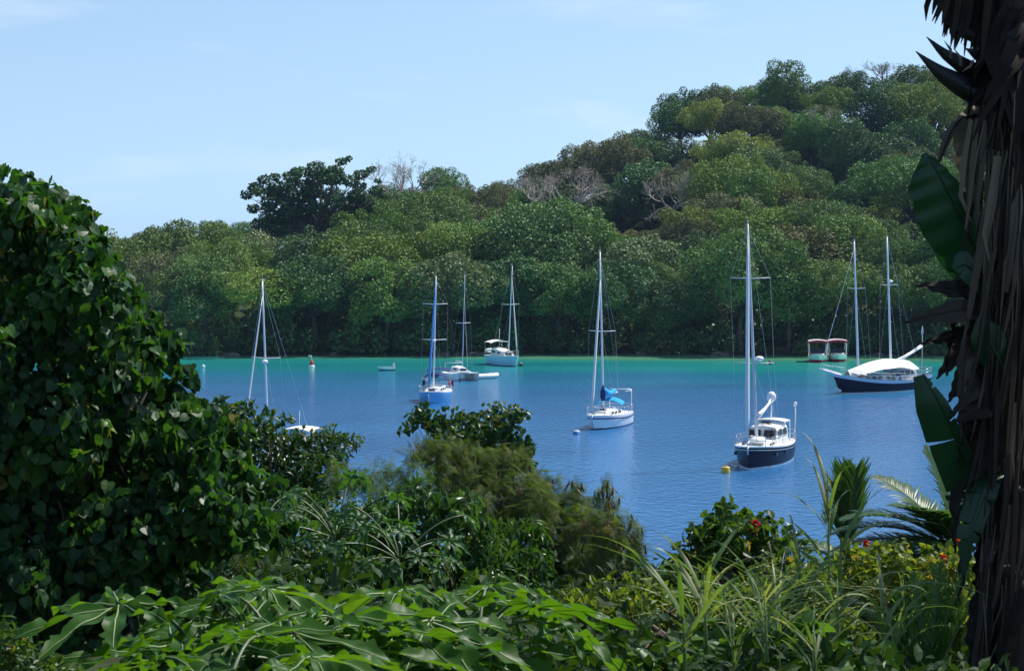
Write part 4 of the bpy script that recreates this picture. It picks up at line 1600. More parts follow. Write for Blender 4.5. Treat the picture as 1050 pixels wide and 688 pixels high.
def buoy(px, py, kind, label):
    P = on_water(px, py)
    r = thing('buoy', P, label, 'buoy')
    if kind == 'drum':
        MB().lathe([(0.02, -0.3), (0.28, -0.28), (0.31, -0.2), (0.31, 0.36), (0.28, 0.42), (0.05, 0.44)], sides=18).build('float', 'buoy_yellow', r)
        MB().tube([(-0.1, 0, 0.43), (-0.1, 0, 0.54), (0.1, 0, 0.54), (0.1, 0, 0.43)], 0.02, 5).build('ring', 'steel', r)
    elif kind == 'mark':
        MB().lathe([(0.02, -0.25), (0.40, -0.2), (0.45, 0.05), (0.36, 0.22), (0.05, 0.25)], sides=16).build('float', 'buoy_white', r)
        MB().lathe([(0.34, 0.22), (0.22, 0.62), (0.10, 0.95), (0.03, 1.0)], sides=12).build('tower', 'buoy_red', r)
        b = MB()
        b.tube([(0, 0, 0.9), (0, 0, 1.55)], 0.04, 5)
        b.grid(np.array([[(0, 0, 1.55), (0, 0, 1.25)], [(-0.42, 0, 1.62), (-0.42, 0, 1.36)]]))
        b.build('topmark', 'sailcloth', r)
    elif kind == 'can':
        b = MB()
        b.lathe([(0.02, -0.24), (0.27, -0.22), (0.31, -0.12), (0.31, 0.2), (0.02, 0.22)], sides=16)
        b.build('float', 'buoy_blue', r)
        MB().lathe([(0.29, 0.2), (0.27, 0.30), (0.03, 0.33)], sides=16).build('cap', 'buoy_white', r)
    else:
        col, rad = kind
        b = MB()
        ellipsoid(b, (0, 0, rad * 0.55), (rad, rad, rad * 0.95))
        b.build('float', col, r)
        MB().lathe([(rad * 0.25, rad * 1.42), (rad * 0.28, rad * 1.55), (rad * 0.1, rad * 1.62)], sides=10).build('eye', 'steel', r)


buoy(744, 484.5, 'drum', 'yellow drum mooring buoy off the navy yacht bow')
buoy(319.5, 376, 'mark', 'red and white marker buoy with topmark off the far trees')
buoy(591, 445, 'can', 'blue mooring buoy with white cap off the white sailboat bow')
buoy(462.5, 395.5, ('buoy_red', 0.38), 'round red float between light blue hull and catamaran')
buoy(534, 375.5, ('buoy_black', 0.32), 'round black float at the bow of the boat nearest shore')
buoy(208.5, 377, ('buoy_white', 0.26), 'small round white float beside the left tree edge')


# ------------------------------------------------------------------ near plants
def lob(list_px, Y, P, g, depth=0.6, k=None):
    """clumps given as picture spots at distance Y -> local (x, y, z, r) about the plant's foot P"""
    kk = FPX / Y
    out = []
    for (px, py, rp_) in list_px:
        dy = g.uniform(-depth, depth)
        q = at(px, py, Y + dy) - P
        out.append((q[0], q[1], q[2], rp_ / kk))
    return out


def foot(px, Y):
    x = at(px, 400, Y)[0]
    return np.array((x, Y, float(terrain(x, Y)) - 0.05))


def sublobes(L, g, rmin, ratio=0.40, n=12, squash=0.9, spread=1.12):
    """break smooth clumps into an uneven heap of smaller ones around a smaller core"""
    out = []
    for (x, y, z, r) in L:
        if r < rmin:
            out.append((x, y, z, r))
            continue
        out.append((x, y, z, r * 0.72))
        for d in rdir(g, n):
            k = r * g.uniform(0.6, spread)
            out.append((x + d[0] * k, y + d[1] * k, z + d[2] * k * squash, r * ratio * g.uniform(0.6, 1.25)))
    return out


def shrub(name, cat, label, spots, Y, foot_px, leafmat, tmpl, size, dens, seed, depth=0.5, bark='bark', r0=0.07, group=None, extra=None, sub=0.0, **kw):
    g = np.random.default_rng(seed)
    P = foot(foot_px, Y)
    L = lob(spots, Y, P, g, depth)
    root = thing(name, P, label, cat, group)
    s = MB()
    limbs(s, g, (0, 0, -0.1), L, r0, 0.4, 7)
    s.build('trunk' if cat == 'tree' else 'stem', bark, root)
    c = MB()
    lobes_leaves(c, g, sublobes(L, g, sub) if sub else L, dens, size, tmpl, **kw)
    if extra:
        extra(c, g, L)
    c.build('crown' if cat == 'tree' else 'foliage', leafmat, root)
    return root, P, L, g


# a: heart leaved tree filling the left side
shrub('heart_leaved_tree', 'tree', 'tall dark tree with glossy drooping heart leaves filling the left side',
      [(-30, 262, 85), (55, 285, 62), (15, 215, 34), (52, 228, 32), (86, 240, 24), (28, 245, 42), (95, 275, 24), (85, 330, 52), (128, 318, 28), (140, 372, 40), (172, 356, 18), (172, 400, 32), (115, 430, 78), (190, 455, 36), (226, 470, 24),
       (30, 390, 110), (20, 540, 105), (125, 540, 85), (205, 520, 42), (228, 545, 26), (232, 500, 24), (-90, 390, 150), (-80, 560, 120), (150, 480, 60), (70, 480, 80), (30, 610, 70), (95, 610, 60), (150, 590, 50), (-40, 640, 80), (190, 575, 40), (238, 446, 18), (258, 505, 24), (276, 545, 22), (250, 540, 30), (205, 425, 18), (150, 345, 20)],
      20, 20, 'leaf_heart', T_HEART, 0.108, 1.5, 31, 0.75, r0=0.14, sub=0.15, up=0.1, jit=0.6, hang=1.1, inner=0.3, lobe_rnd=0.3, shell=(0.75, 1.05), rbias=-0.05)
# b: small leaved tree against the water
shrub('small_leaved_tree', 'tree', 'dark tree with small leaves and flat reaching twigs under the hidden sailboat',
      [(225, 432, 26), (255, 440, 22), (275, 436, 15), (292, 430, 9), (278, 455, 28), (300, 470, 36), (330, 460, 20), (352, 456, 15), (366, 454, 9), (250, 480, 42), (330, 484, 26), (215, 470, 40), (300, 500, 40), (250, 520, 40), (345, 475, 14)],
      42, 270, 'leaf_glossy', T_ELL, 0.16, 2.2, 32, 0.8, sub=0.3, up=0.6, jit=0.7, inner=0.3)
# d: round leaved tree against the water in the middle
shrub('round_leaved_tree', 'tree', 'round leaved tree with ragged top under the light blue sailboat',
      [(425, 430, 11), (440, 428, 14), (418, 440, 7), (411, 441, 4), (455, 436, 18), (478, 432, 14), (500, 424, 10), (512, 420, 9), (524, 430, 14), (508, 442, 18), (488, 450, 24), (530, 448, 12), (540, 456, 9), (546, 462, 6), (460, 455, 20), (520, 465, 20), (500, 480, 30), (470, 480, 30), (535, 475, 14)],
      58, 485, 'leaf_glossy', T_OVAL, 0.17, 1.5, 33, 0.9, sub=0.3, up=0.4, jit=0.8, inner=0.3)


def feather_tree(label, spots, Y, foot_px, mat, size, dens, seed, pods=0, r0=0.07):
    def hang_pods(c, g, L):
        La = np.array(L)
        i = g.integers(0, len(La), pods)
        p = La[i, :3] + rdir(g, pods) * La[i, 3:4] * g.uniform(0.6, 1.05, (pods, 1))
        t = unit(np.array((0, 0, -1.0)) + g.normal(size=(pods, 3)) * 0.25)
        c.leaves(T_LANCE, p, t, rdir(g, pods), g.uniform(0.14, 0.24, pods), g.random(pods), 1, width=0.8)
    return shrub('feather_leaved_tree', 'tree', label, spots, Y, foot_px, [mat, 'pod'], T_FEATHER, size, dens, seed, 0.8, r0=r0, extra=hang_pods if pods else None, sub=0.25, up=0.9, jit=0.55, hang=0.35, inner=0.3, shell=(0.6, 1.1), lobe_rnd=0.3)


feather_tree('airy tree with feathery olive leaves and brown hanging pods before the water',
             [(445, 470, 24), (438, 458, 12), (470, 468, 20), (495, 478, 26), (530, 492, 26), (520, 474, 18), (552, 500, 20), (560, 530, 30), (505, 520, 36), (465, 505, 26), (590, 502, 11), (594, 518, 14), (540, 560, 44), (600, 545, 26), (575, 560, 36), (490, 555, 40), (575, 525, 24), (530, 520, 34), (600, 575, 36), (560, 590, 40)],
             38, 520, 'leaf_feather', 0.25, 4.2, 34, 420)
feather_tree('slim feathery tree with drooping pods at the right end of the airy thicket',
             [(622, 496, 8), (614, 508, 10), (626, 512, 9), (608, 525, 16), (635, 532, 14), (622, 540, 22), (642, 548, 17), (650, 562, 16), (628, 520, 10), (630, 570, 22), (655, 580, 12), (610, 570, 20), (640, 595, 20)],
             36, 630, 'leaf_feather', 0.23, 4.2, 35, 200, 0.05)
feather_tree('bright feathery bush between the small leaved tree and the airy thicket',
             [(352, 492, 18), (375, 486, 16), (395, 496, 20), (420, 490, 20), (400, 482, 12), (432, 500, 18), (370, 505, 24), (420, 515, 26)],
             36, 395, 'leaf_feather_green', 0.26, 2.2, 36)
feather_tree('low fern leaved bush on the dark slope beneath the heart leaved tree',
             [(225, 500, 18), (242, 520, 18), (258, 538, 18), (275, 552, 16), (240, 548, 26), (262, 570, 26), (285, 572, 16)],
             26, 250, 'leaf_feather_green', 0.22, 2.2, 37)
# c: glossy long leaved tree
shrub('long_leaved_tree', 'tree', 'bushy tree with long glossy drooping leaves behind the papayas',
      [(440, 530, 34), (480, 545, 38), (520, 560, 36), (410, 545, 36), (450, 575, 44), (500, 590, 44), (540, 585, 26), (395, 580, 40), (555, 575, 16), (430, 505, 18), (350, 575, 40)],
      27, 470, 'leaf_mango', T_LANCE, 0.17, 3.2, 38, 0.6, sub=0.25, up=0.3, jit=0.6, hang=0.9, inner=0.35, width=1.25)
shrub('dense_bush', 'bush', 'dense shadowy bush under the middle papaya trees',
      [(300, 550, 40), (340, 560, 40), (260, 580, 40), (310, 590, 40), (290, 520, 24), (330, 525, 24), (220, 590, 40)],
      30, 300, 'leaf_glossy', T_ELL, 0.15, 3.2, 39, 0.7, up=0.4, hang=0.3, inner=0.3)


# papayas: palmate leaves
def papaya_blade(g, r, tmplrnd=0.5, lobes=9, droop=0.22, detail=True):
    """deeply lobed leaf around the stalk end at the origin, upper side +z, tip +y"""
    b = MB()
    angs = np.linspace(-R(148), R(148), lobes)
    for i, a in enumerate(angs):
        ln = r * (1.0 - 0.34 * (abs(a) / R(148)) ** 1.4) * g.uniform(0.92, 1.06)
        ys = np.array((0.03, 0.16, 0.30, 0.44, 0.56, 0.68, 0.80, 1.0)) * ln
        step = (angs[1] - angs[0]) / 2
        base = np.tan(step)
        hw = np.array((0.03 * base, 0.16 * base, 0.27 * base, 0.26 * base, 0.100, 0.135, 0.062, 0.004)) * ln
        hw[3:7] *= g.uniform(0.85, 1.15, 4)
        zz = -droop * r * (ys / r) ** 2 * g.uniform(0.7, 1.5) + g.normal(size=8) * 0.008 * r
        M_ = 24
        un = np.linspace(0, 7, M_)
        kn = np.array((0.12, 0.76, 0.12))
        sm = lambda q: np.convolve(np.pad(np.interp(un, np.arange(8), q), 1, 'edge'), kn, 'valid')
        teeth = np.interp(un, np.arange(8), (0, 0, 0, 0, 1, 1, 1, 0)) * np.where(np.arange(M_) % 4 == 0, 1.22, np.where(np.arange(M_) % 4 == 2, 0.78, 1.0)) + (1 - np.interp(un, np.arange(8), (0, 0, 0, 0, 1, 1, 1, 0)))
        ys, hw, zz = np.interp(un, np.arange(8), ys), sm(hw) * teeth, sm(zz)
        hw[-1] = 0.003 * ln
        ca, sa = math.cos(a), math.sin(a)
        wv = 0.032 * r * g.uniform(0.5, 1.6)
        G = np.zeros((M_, 5, 3))
        for k in range(M_):
            for j, u in enumerate((-1, -0.5, 0, 0.5, 1)):
                x = hw[k] * u
                y = ys[k] + 0.06 * ln * abs(u) * math.sin(math.pi * k / (M_ - 1))
                z = zz[k] + abs(u) * hw[k] * 0.28 + wv * math.sin(un[k] * 1.5 + u * 1.3 + i) * (0.3 + abs(u))
                G[k, j] = (x * ca + y * sa, -x * sa + y * ca, z)
        b.grid(G[:, ::-1], 0, tmplrnd + g.normal() * 0.1)
        if detail:
            mid = G[:, 2] + (0, 0, 0.003)
            b.tube(mid, np.linspace(0.0034, 0.0010, M_) * r / 0.3, 4, 1, cap=False)
    return b


PAP = []
gp = np.random.default_rng(50)
for i in range(4):
    PAP.append(papaya_blade(gp, 0.30, 0.35 + 0.12 * i, 8, 0.10 + 0.06 * i).mesh('leaf', ['leaf_papaya', 'midrib']))
PAPF = [papaya_blade(gp, 0.30, 0.4, 7, 0.3, False).mesh('leaf', ['leaf_papaya_far', 'midrib']) for i in range(2)]


def papaya(label, top, leaves, meshes, leafmat_scale, seed, stem_r=0.05, group=None, pet_r=0.0062):
    """top = world point of the stem's head; leaves = (azimuth deg, petiole length, rise, size, tilt)"""
    g = np.random.default_rng(seed)
    x, y, z = top
    gz = float(terrain(x, y))
    root = thing('papaya_plant', (x, y, gz), label, 'papaya', group)
    h = z - gz
    MB().tube([(0.05, 0, -0.1), (0.03, 0.02, h * 0.35), (-0.02, 0, h * 0.7), (0, 0, h)], [stem_r * 1.5, stem_r * 1.2, stem_r, stem_r * 0.6], 9).build('stem', 'petiole', root)
    for (az, pl, rise, sz, tilt) in leaves:
        a = R(az)
        e = np.array((math.cos(a) * pl * math.cos(rise), math.sin(a) * pl * math.cos(rise), h + pl * math.sin(rise)))
        ob = link('leaf', meshes[int(g.integers(len(meshes)))], root)
        # local +y of the blade points outwards, tilted down by tilt
        out = Vector((math.cos(a) * math.cos(tilt), math.sin(a) * math.cos(tilt), -math.sin(tilt)))
        side = out.cross(Vector((0, 0, 1))).normalized()
        nor = side.cross(out).normalized()
        roll = Matrix.Rotation(g.uniform(-0.3, 0.3), 4, 'Y')
        M = Matrix((side, out, nor)).transposed().to_4x4() @ roll
        s = sz / 0.30
        ML = Matrix.Translation(Vector(e)) @ M @ Matrix.Scale(s, 4)
        ob.matrix_local = ML
        pt = MB()
        inv = np.array(ML.inverted())
        mid = np.array((e[0] * 0.55, e[1] * 0.55, h + pl * math.sin(rise) * 0.75 + 0.03))
        pp = np.array([(0, 0, h - 0.03), (e[0] * 0.2, e[1] * 0.2, h + pl * math.sin(rise) * 0.32), mid, e])
        tq = np.linspace(0, 1, 9)[:, None]
        pp = (1 - tq) ** 3 * pp[0] + 3 * (1 - tq) ** 2 * tq * (pp[1] * 1.1 - pp[0] * 0.1) + 3 * (1 - tq) * tq ** 2 * (mid + (0, 0, 0.06)) + tq ** 3 * pp[3]
        pp = np.c_[pp, np.ones(9)] @ inv.T
        pt.tube(pp[:, :3], np.linspace(1.3, 0.7, 9) * pet_r / s, 6)
        pt.build('petiole', 'petiole', ob)
    return root


def fan(g, n, p0, p1, r0, r1, s0, s1, t0, t1, a0=0, a1=360):
    out = []
    for i in range(n):
        a = a0 + (a1 - a0) * (i + g.uniform(-0.3, 0.3)) / n
        out.append((a, g.uniform(p0, p1), g.uniform(r0, r1), g.uniform(s0, s1), g.uniform(t0, t1)))
    return out


gq = np.random.default_rng(60)
for (px, py, Y, n, lab, p1, sz) in ((205, 664, 8.0, 9, 'papaya plant with broad lobed leaves, leftmost in the row along the bottom', 0.26, 0.40),
                                (290, 668, 7.7, 10, 'papaya plant with broad lobed leaves, second from the left along the bottom', 0.29, 0.40),
                                (390, 668, 8.2, 10, 'papaya plant with broad lobed leaves, third from the left along the bottom', 0.29, 0.40),
                                (490, 652, 8.6, 9, 'papaya plant with long reaching lobed leaves, rightmost along the bottom', 0.29, 0.40),
                                (672, 720, 7.6, 6, 'small papaya plant with lobed leaves cut by the bottom edge', 0.2, 0.2),
                                (225, 725, 6.9, 10, 'low papaya plant in front of the bottom row', 0.3, 0.27)):
    papaya(lab, at(px, py, Y), fan(gq, n, p1 * 0.5, p1 * 1.3, -0.2, 0.55, sz * 0.75, sz * 1.1, -0.1, 0.42), PAP, 1, int(px), 0.035)
for (px, py, Y, n, lab) in ((345, 552, 25, 13, 'papaya tree with dark radiating stalks in the middle of the slope'),
                            (272, 528, 27, 8, 'papaya tree half hidden behind the fern leaved bush'),
                            (410, 572, 24, 12, 'papaya tree with pale lobed leaves before the long leaved tree')):
    papaya(lab, at(px, py, Y), fan(gq, n + 6, 0.4, 0.85, -0.3, 0.9, 0.19, 0.28, 0.3, 1.0), PAPF, 1, int(px), 0.05, pet_r=0.012)


# right side bushes
def hib_flowers(root, L, g, spots, Y, P, r=0.07):
    for (px, py) in spots:
        q = at(px, py, Y - 0.5) - P
        b = MB()
        n = 5
        for layer in range(2):
            a = np.arange(n) * 2 * np.pi / n + layer * 0.6
            t = np.stack((np.cos(a), np.full(n, -0.5), np.sin(a)), 1)
            nn = np.stack((np.cos(a) * 0.3, np.full(n, -1.0), np.sin(a) * 0.3), 1)
            b.leaves(T_OVAL, np.repeat(q[None], n, 0), t, nn, r * (1 - 0.25 * layer), g.random(n), width=1.25)
        b.tube([q, q + (0.01, -0.09, 0.0)], [0.006, 0.004], 4, 1)
        b.build('flower', ['petal_red', 'buoy_yellow'], root)


rt, P_, L_, g_ = shrub('hibiscus_bush', 'bush', 'dark leafy hibiscus bush with red bloom standing against the water',
                       [(745, 520, 12), (738, 534, 16), (760, 532, 15), (780, 538, 14), (722, 545, 17), (748, 556, 26), (775, 560, 24), (800, 545, 13), (815, 552, 11), (712, 565, 18), (730, 580, 28), (795, 572, 20), (700, 585, 20), (765, 590, 30), (690, 600, 20)],
                       22, 750, 'leaf_hibiscus', T_OVAL, 0.09, 1.5, 71, 0.5, sub=0.12, up=0.35, jit=0.75, inner=0.3)
hib_flowers(rt, L_, g_, [(774, 537), (772, 544)], 22, P_, 0.055)
rt, P_, L_, g_ = shrub('hibiscus_bush', 'bush', 'yellowish hibiscus bush with scattered red blooms beside the dark trunk',
                       [(880, 585, 30), (920, 580, 26), (955, 590, 34), (985, 600, 30), (840, 600, 30), (900, 610, 40), (950, 625, 40), (990, 640, 36), (860, 630, 36), (905, 570, 16), (970, 570, 16), (1010, 600, 30)],
                       17, 930, 'leaf_yellowish', T_OVAL, 0.06, 1.5, 72, 0.5, sub=0.12, up=0.35, jit=0.8, inner=0.35)
hib_flowers(rt, L_, g_, [(967, 572), (981, 556), (888, 557), (999, 618), (1000, 634)], 17, P_, 0.034)
shrub('leafy_bush', 'bush', 'low bush of mixed small leaves between the two hibiscus bushes',
      [(790, 610, 30), (830, 600, 24), (760, 625, 34), (815, 635, 36), (720, 620, 34), (780, 650, 40), (690, 630, 30), (740, 660, 40), (850, 655, 40), (660, 610, 26), (640, 640, 36), (590, 640, 30), (620, 610, 20)],
      14, 760, 'leaf_yellowish', T_ELL, 0.07, 2.4, 73, 0.5, sub=0.12, up=0.4, inner=0.3, rbias=-0.15)
shrub('broad_leaved_herb', 'plant', 'bright herb with broad oval leaves along the bottom right edge',
      [(720, 655, 24), (760, 668, 26), (800, 655, 24), (840, 668, 26), (700, 680, 26), (780, 690, 30), (870, 680, 30), (830, 640, 16), (735, 690, 30), (905, 685, 24), (660, 690, 24)],
      10, 780, 'leaf_herb', T_OVAL, 0.10, 1.7, 74, 0.35, r0=0.02, up=0.8, jit=0.7, hang=0.2, inner=0.2)
shrub('corner_bush', 'bush', 'small leaved bush in the bottom left corner',
      [(10, 665, 26), (35, 685, 28), (-15, 650, 30), (70, 695, 26), (0, 695, 34)],
      11, 10, 'leaf_hibiscus', T_ELL, 0.06, 3.0, 75, 0.3, r0=0.02, up=0.5, inner=0.3)


# palms
def frond(P0, d0, length, sag, nl, lw, ll, g, droop=0.9, rr=0.016, vee=0.5, mat=0, open_=0.9):
    """arched rachis with leaflets; returns MB (0 leaf, 1 rachis)"""
    b = MB()
    d = unit(np.asarray(d0, float))
    n = 14
    pts = [np.asarray(P0, float)]
    for i in range(n):
        d = unit(d + np.array((0, 0, -sag / n)))
        pts.append(pts[-1] + d * length / n)
    pts = np.array(pts)
    b.tube(pts, np.linspace(rr, rr * 0.25, n + 1), 5, 1)
    T = np.gradient(pts, axis=0)
    for s in (-1, 1):
        u = np.linspace(0.16, 0.99, nl)
        i = u * n
        p = np.stack([np.interp(i, np.arange(n + 1), pts[:, c]) for c in range(3)], 1)
        t = unit(np.stack([np.interp(i, np.arange(n + 1), T[:, c]) for c in range(3)], 1))
        side = unit(np.cross(t, np.array((0, 0, 1.0)))) * s
        nor = unit(np.cross(side, t)) * s
        nor = np.where(nor[:, 2:3] < 0, -nor, nor)
        l = ll * np.sin(np.pi * np.clip(0.12 + 0.86 * u, 0, 1)) ** 0.6 * g.uniform(0.85, 1.1, nl)
        dirs = unit(side * open_ + t * 0.65 + nor * vee * 0.5 + g.normal(size=(nl, 3)) * 0.05)
        seg = np.linspace(0, 1, 5)
        for k in range(nl):
            q = [p[k]]
            dd = dirs[k].copy()
            for m_ in range(4):
                q.append(q[-1] + dd * l[k] / 4)
                dd = unit(dd + np.array((0, 0, -droop * 0.25)))
            q = np.array(q)
            ac = unit(np.cross(dirs[k], nor[k]))
            wv = lw * np.array((0.5, 1, 0.9, 0.6, 0.03))
            G = np.stack((q - ac * wv[:, None] / 2, q + nor[k] * 0.15 * wv[:, None], q + ac * wv[:, None] / 2), 1)
            b.grid(G, 0, np.clip(0.5 + g.normal() * 0.25, 0, 1))
    return b


def palm(label, px, Y, head_z, fr, seed, stem_r=0.07, group=None, nl=46, mat='leaf_palm'):
    g = np.random.default_rng(seed)
    P = foot(px, Y)
    root = thing('young_palm', P, label, 'palm', group)
    h = head_z - P[2]
    MB().tube([(0, 0, -0.1), (0.02, 0, h * 0.5), (0, 0, h)], [stem_r * 1.3, stem_r, stem_r * 0.9], 9).build('stem', 'bark', root)
    for (dx, dy, dz, ln, sag, lw, ll, dr) in fr:
        frond((0, 0, h - 0.05), (dx, dy, dz), ln, sag, nl, lw, ll, g, dr, open_=0.9 if dr > 0.28 else 0.3).build('frond', [mat, 'petiole'], root)
    return root


zc = at(872, 575, 26)[2]
palm('young palm with one upright brushlike frond against the water', 868, 26, zc,
     [(0.05, -0.3, 1, 1.15, 0.1, 0.030, 0.55, 0.2), (-0.08, -0.1, 1, 1.1, 0.1, 0.03, 0.5, 0.22), (0.16, -0.1, 1, 1.05, 0.1, 0.03, 0.5, 0.22), (-0.85, -0.2, 0.75, 1.35, 1.5, 0.026, 0.36, 0.9), (0.8, 0.2, 0.7, 1.2, 1.2, 0.026, 0.34, 0.8), (-0.5, 0.5, 0.6, 1.0, 1.1, 0.026, 0.3, 0.8), (0.35, -0.6, 0.6, 1.0, 1.2, 0.026, 0.3, 0.8)], 81)
zc = at(975, 562, 21)[2]
palm('palm with arching fronds spreading left from behind the dark trunk', 984, 21, zc,
     [(-0.6, -0.5, 0.5, 1.0, 1.0, 0.032, 0.36, 0.6), (-0.7, -0.4, 0.15, 1.0, 0.7, 0.032, 0.36, 0.6), (-0.85, 0.0, 0.95, 1.15, 1.2, 0.032, 0.36, 0.6), (-0.4, -0.3, 0.7, 0.95, 1.0, 0.032, 0.36, 0.6), (-1, 0.3, 0.5, 1.2, 0.9, 0.028, 0.36, 0.6), (-0.2, 0.1, 1, 1.0, 0.7, 0.028, 0.34, 0.6), (-0.95, 0.1, 0.75, 1.25, 1.1, 0.026, 0.34, 0.6), (-0.9, -0.3, 0.35, 1.1, 0.9, 0.026, 0.34, 0.6), (-0.5, 0.4, 0.9, 1.1, 0.8, 0.026, 0.34, 0.6), (-0.8, -0.1, 0.05, 1.0, 0.5, 0.026, 0.3, 0.6), (0.6, 0.2, 0.8, 1.1, 1.0, 0.026, 0.32, 0.7), (0.3, 0.5, 0.9, 1.1, 0.9, 0.026, 0.32, 0.7), (-0.35, -0.5, 0.8, 0.9, 0.9, 0.026, 0.32, 0.6)], 82)
zc = at(955, 700, 11.5)[2]
palm('low cycad with upright comb fronds at the foot of the dark trunk', 955, 11.5, zc,
     [(math.sin(a) * 0.5 - 0.15, math.cos(a) * 0.3, 1.0, 0.55 + 0.1 * math.sin(a * 3), 0.45, 0.012, 0.15, 0.24) for a in np.linspace(-1.6, 1.6, 10)], 83, 0.05, None, 20, 'leaf_herb')


# reeds and tall grass
def ribbon(b, pts, wd, up, mat=0, rnd=0.5, fold=0.2):
    pts = np.asarray(pts, float)
    d = unit(np.gradient(pts, axis=0))
    s = unit(np.cross(d, np.asarray(up, float)))
    n = np.cross(s, d)
    wv = np.broadcast_to(np.asarray(wd, float), (len(pts),))[:, None]
    G = np.stack((pts - s * wv / 2 + n * wv * fold, pts, pts + s * wv / 2 + n * wv * fold), 1)
    return b.grid(G, mat, rnd)


def reed(px, py_top, Y, label, seed, blades=7, head=False, spread=0.5, bw=0.022, group='tall grass stems in the bushes on the right'):
    g = np.random.default_rng(seed)
    T = at(px, py_top, Y)
    P = np.array((T[0], Y, float(terrain(T[0], Y))))
    h = T[2] - P[2]
    root = thing('grass_tuft', P, label, 'grass', group)
    root['kind'] = 'thing'
    c = MB()
    c.tube([(0, 0, 0), (0.01, 0, h * 0.5), (0.0, 0, h * 0.97)], [0.010, 0.008, 0.003], 5)
    c.build('culm', 'leaf_reed', root)
    for i in range(blades):
        b = MB()
        a = g.uniform(0, 6.28)
        z0 = h * g.uniform(0.55, 0.9)
        ln = g.uniform(0.35, 0.6)
        d = unit(np.array((math.cos(a) * spread, math.sin(a) * spread * 0.7, 1.0)))
        pts = [np.array((0, 0, z0))]
        for k in range(9):
            pts.append(pts[-1] + d * ln / 9)
            d = unit(d + np.array((math.cos(a) * 0.05, math.sin(a) * 0.05, -g.uniform(0.05, 0.22))))
        ribbon(b, pts, bw * np.interp(np.linspace(0, 1, 10), (0, 0.3, 1), (0.6, 1, 0.05)), (math.cos(a), math.sin(a), 0.6), 0, g.random())
        b.build('blade', 'leaf_reed', root)
    if head:
        s = MB()
        n = 60
        u = g.random(n)
        p = np.stack((g.normal(size=n) * 0.006, g.normal(size=n) * 0.006, h * 0.97 - 0.28 + u * 0.3), 1)
        t = unit(np.stack((g.normal(size=n) * 0.35, g.normal(size=n) * 0.35, np.ones(n)), 1))
        s.leaves(T_LANCE, p, t, rdir(g, n), 0.07 * (1.2 - u), g.uniform(0.7, 1, n), width=0.5)
        s.build('seed_head', 'leaf_reed', root)


reed(849, 478, 12, 'tall grass stem with feathery seed head rising above the bushes', 91, 6, True, 0.5)
reed(862, 545, 11, 'grass clump with broad pale blades below the seed head', 92, 9, False, 0.9)
reed(820, 560, 11, 'grass clump with long arching blade left of the seed head', 93, 7, False, 0.8)
reed(905, 600, 10.5, 'grass clump with pale bent blades in front of the cycad', 94, 9, False, 1.1)
reed(722, 585, 10, 'thin grass tuft in front of the dark hibiscus bush', 95, 6, False, 0.6)
reed(700, 610, 9, 'grass tuft with green blades near the small papaya plant', 96, 6, False, 0.6)


gg = np.random.default_rng(160)
for i in range(16):
    reed(gg.uniform(690, 950), gg.uniform(585, 655), gg.uniform(9.2, 12.5), 'short grass tuft with thin pale blades in the bottom right bushes', 200 + i, 9, False, gg.uniform(0.4, 1.0), gg.uniform(0.008, 0.015), group='short grass tufts in the bottom right bushes')


# ------------------------------------------------------------------ giant bird-of-paradise / traveller's palm on the right
def blade(b, pts, wl, wr, side, nor, tears=0, g=None, mat=0, rnd=0.5, fold=0.25, rib=0.018, ribmat=1, wave=0.0):
    """broad leaf along a midrib: wl/wr = widths to both sides along it, torn into strips where tears > 0"""
    pts = np.asarray(pts, float)
    n0 = len(pts)
    N = 44
    u = np.linspace(0, 1, N)
    P = np.stack([np.interp(u * (n0 - 1), np.arange(n0), pts[:, c]) for c in range(3)], 1)
    kern = np.ones(7) / 7
    Pp = np.pad(P, ((3, 3), (0, 0)), 'edge')
    P2 = np.stack([np.convolve(Pp[:, c], kern, 'valid') for c in range(3)], 1)
    P2[0], P2[-1] = P[0], P[-1]
    P = P2
    d = unit(np.gradient(P, axis=0))
    side = np.asarray(side, float)
    s = unit(side - d * np.sum(d * side, 1)[:, None])
    nn = unit(np.cross(s, d))
    if np.dot(nn.mean(0), np.asarray(nor, float)) < 0:
        nn = -nn
    for sg, wd in ((1, wl), (-1, wr)):
        wv = np.interp(u, np.linspace(0, 1, len(wd)), wd)
        cuts = []
        if tears and g is not None:
            cuts = sorted(set(g.integers(4, N - 4, tears).tolist()))
        bounds = [0] + cuts + [N - 1]
        for k in range(len(bounds) - 1):
            a, e = bounds[k], bounds[k + 1]
            if e - a < 1:
                continue
            idx = np.arange(a, e + 1)
            sw = g.uniform(-0.05, 0.05) if g is not None else 0
            sh = g.uniform(0.88, 1.04) if (g is not None and cuts) else 1.0
            G = np.zeros((len(idx), 5, 3))
            for j, v in enumerate((0, 0.25, 0.5, 0.75, 1)):
                back = 0.28 * v * wv[idx][:, None] * -d[idx] * -1
                gap = np.zeros(len(idx))
                if cuts:
                    gap[0] = 0.10 * v if a > 0 else 0
                    gap[-1] = -0.10 * v if e < N - 1 else 0
                ww = wv[idx] * sh
                ripple = wave * np.sin(idx * 1.1 + v * 2) * v
                G[:, j] = P[idx] + s[idx] * sg * (ww * v)[:, None] + back + nn[idx] * ((fold * ww * v - (0.25 + sw) * ww * v * v) + ripple)[:, None] + d[idx] * (gap * 0.09)[:, None]
            b.grid(G if sg > 0 else G[:, ::-1], mat, rnd + (g.normal() * 0.08 if g is not None else 0))
    b.tube(P, np.linspace(rib, rib * 0.25, N), 6, ribmat)
    return b


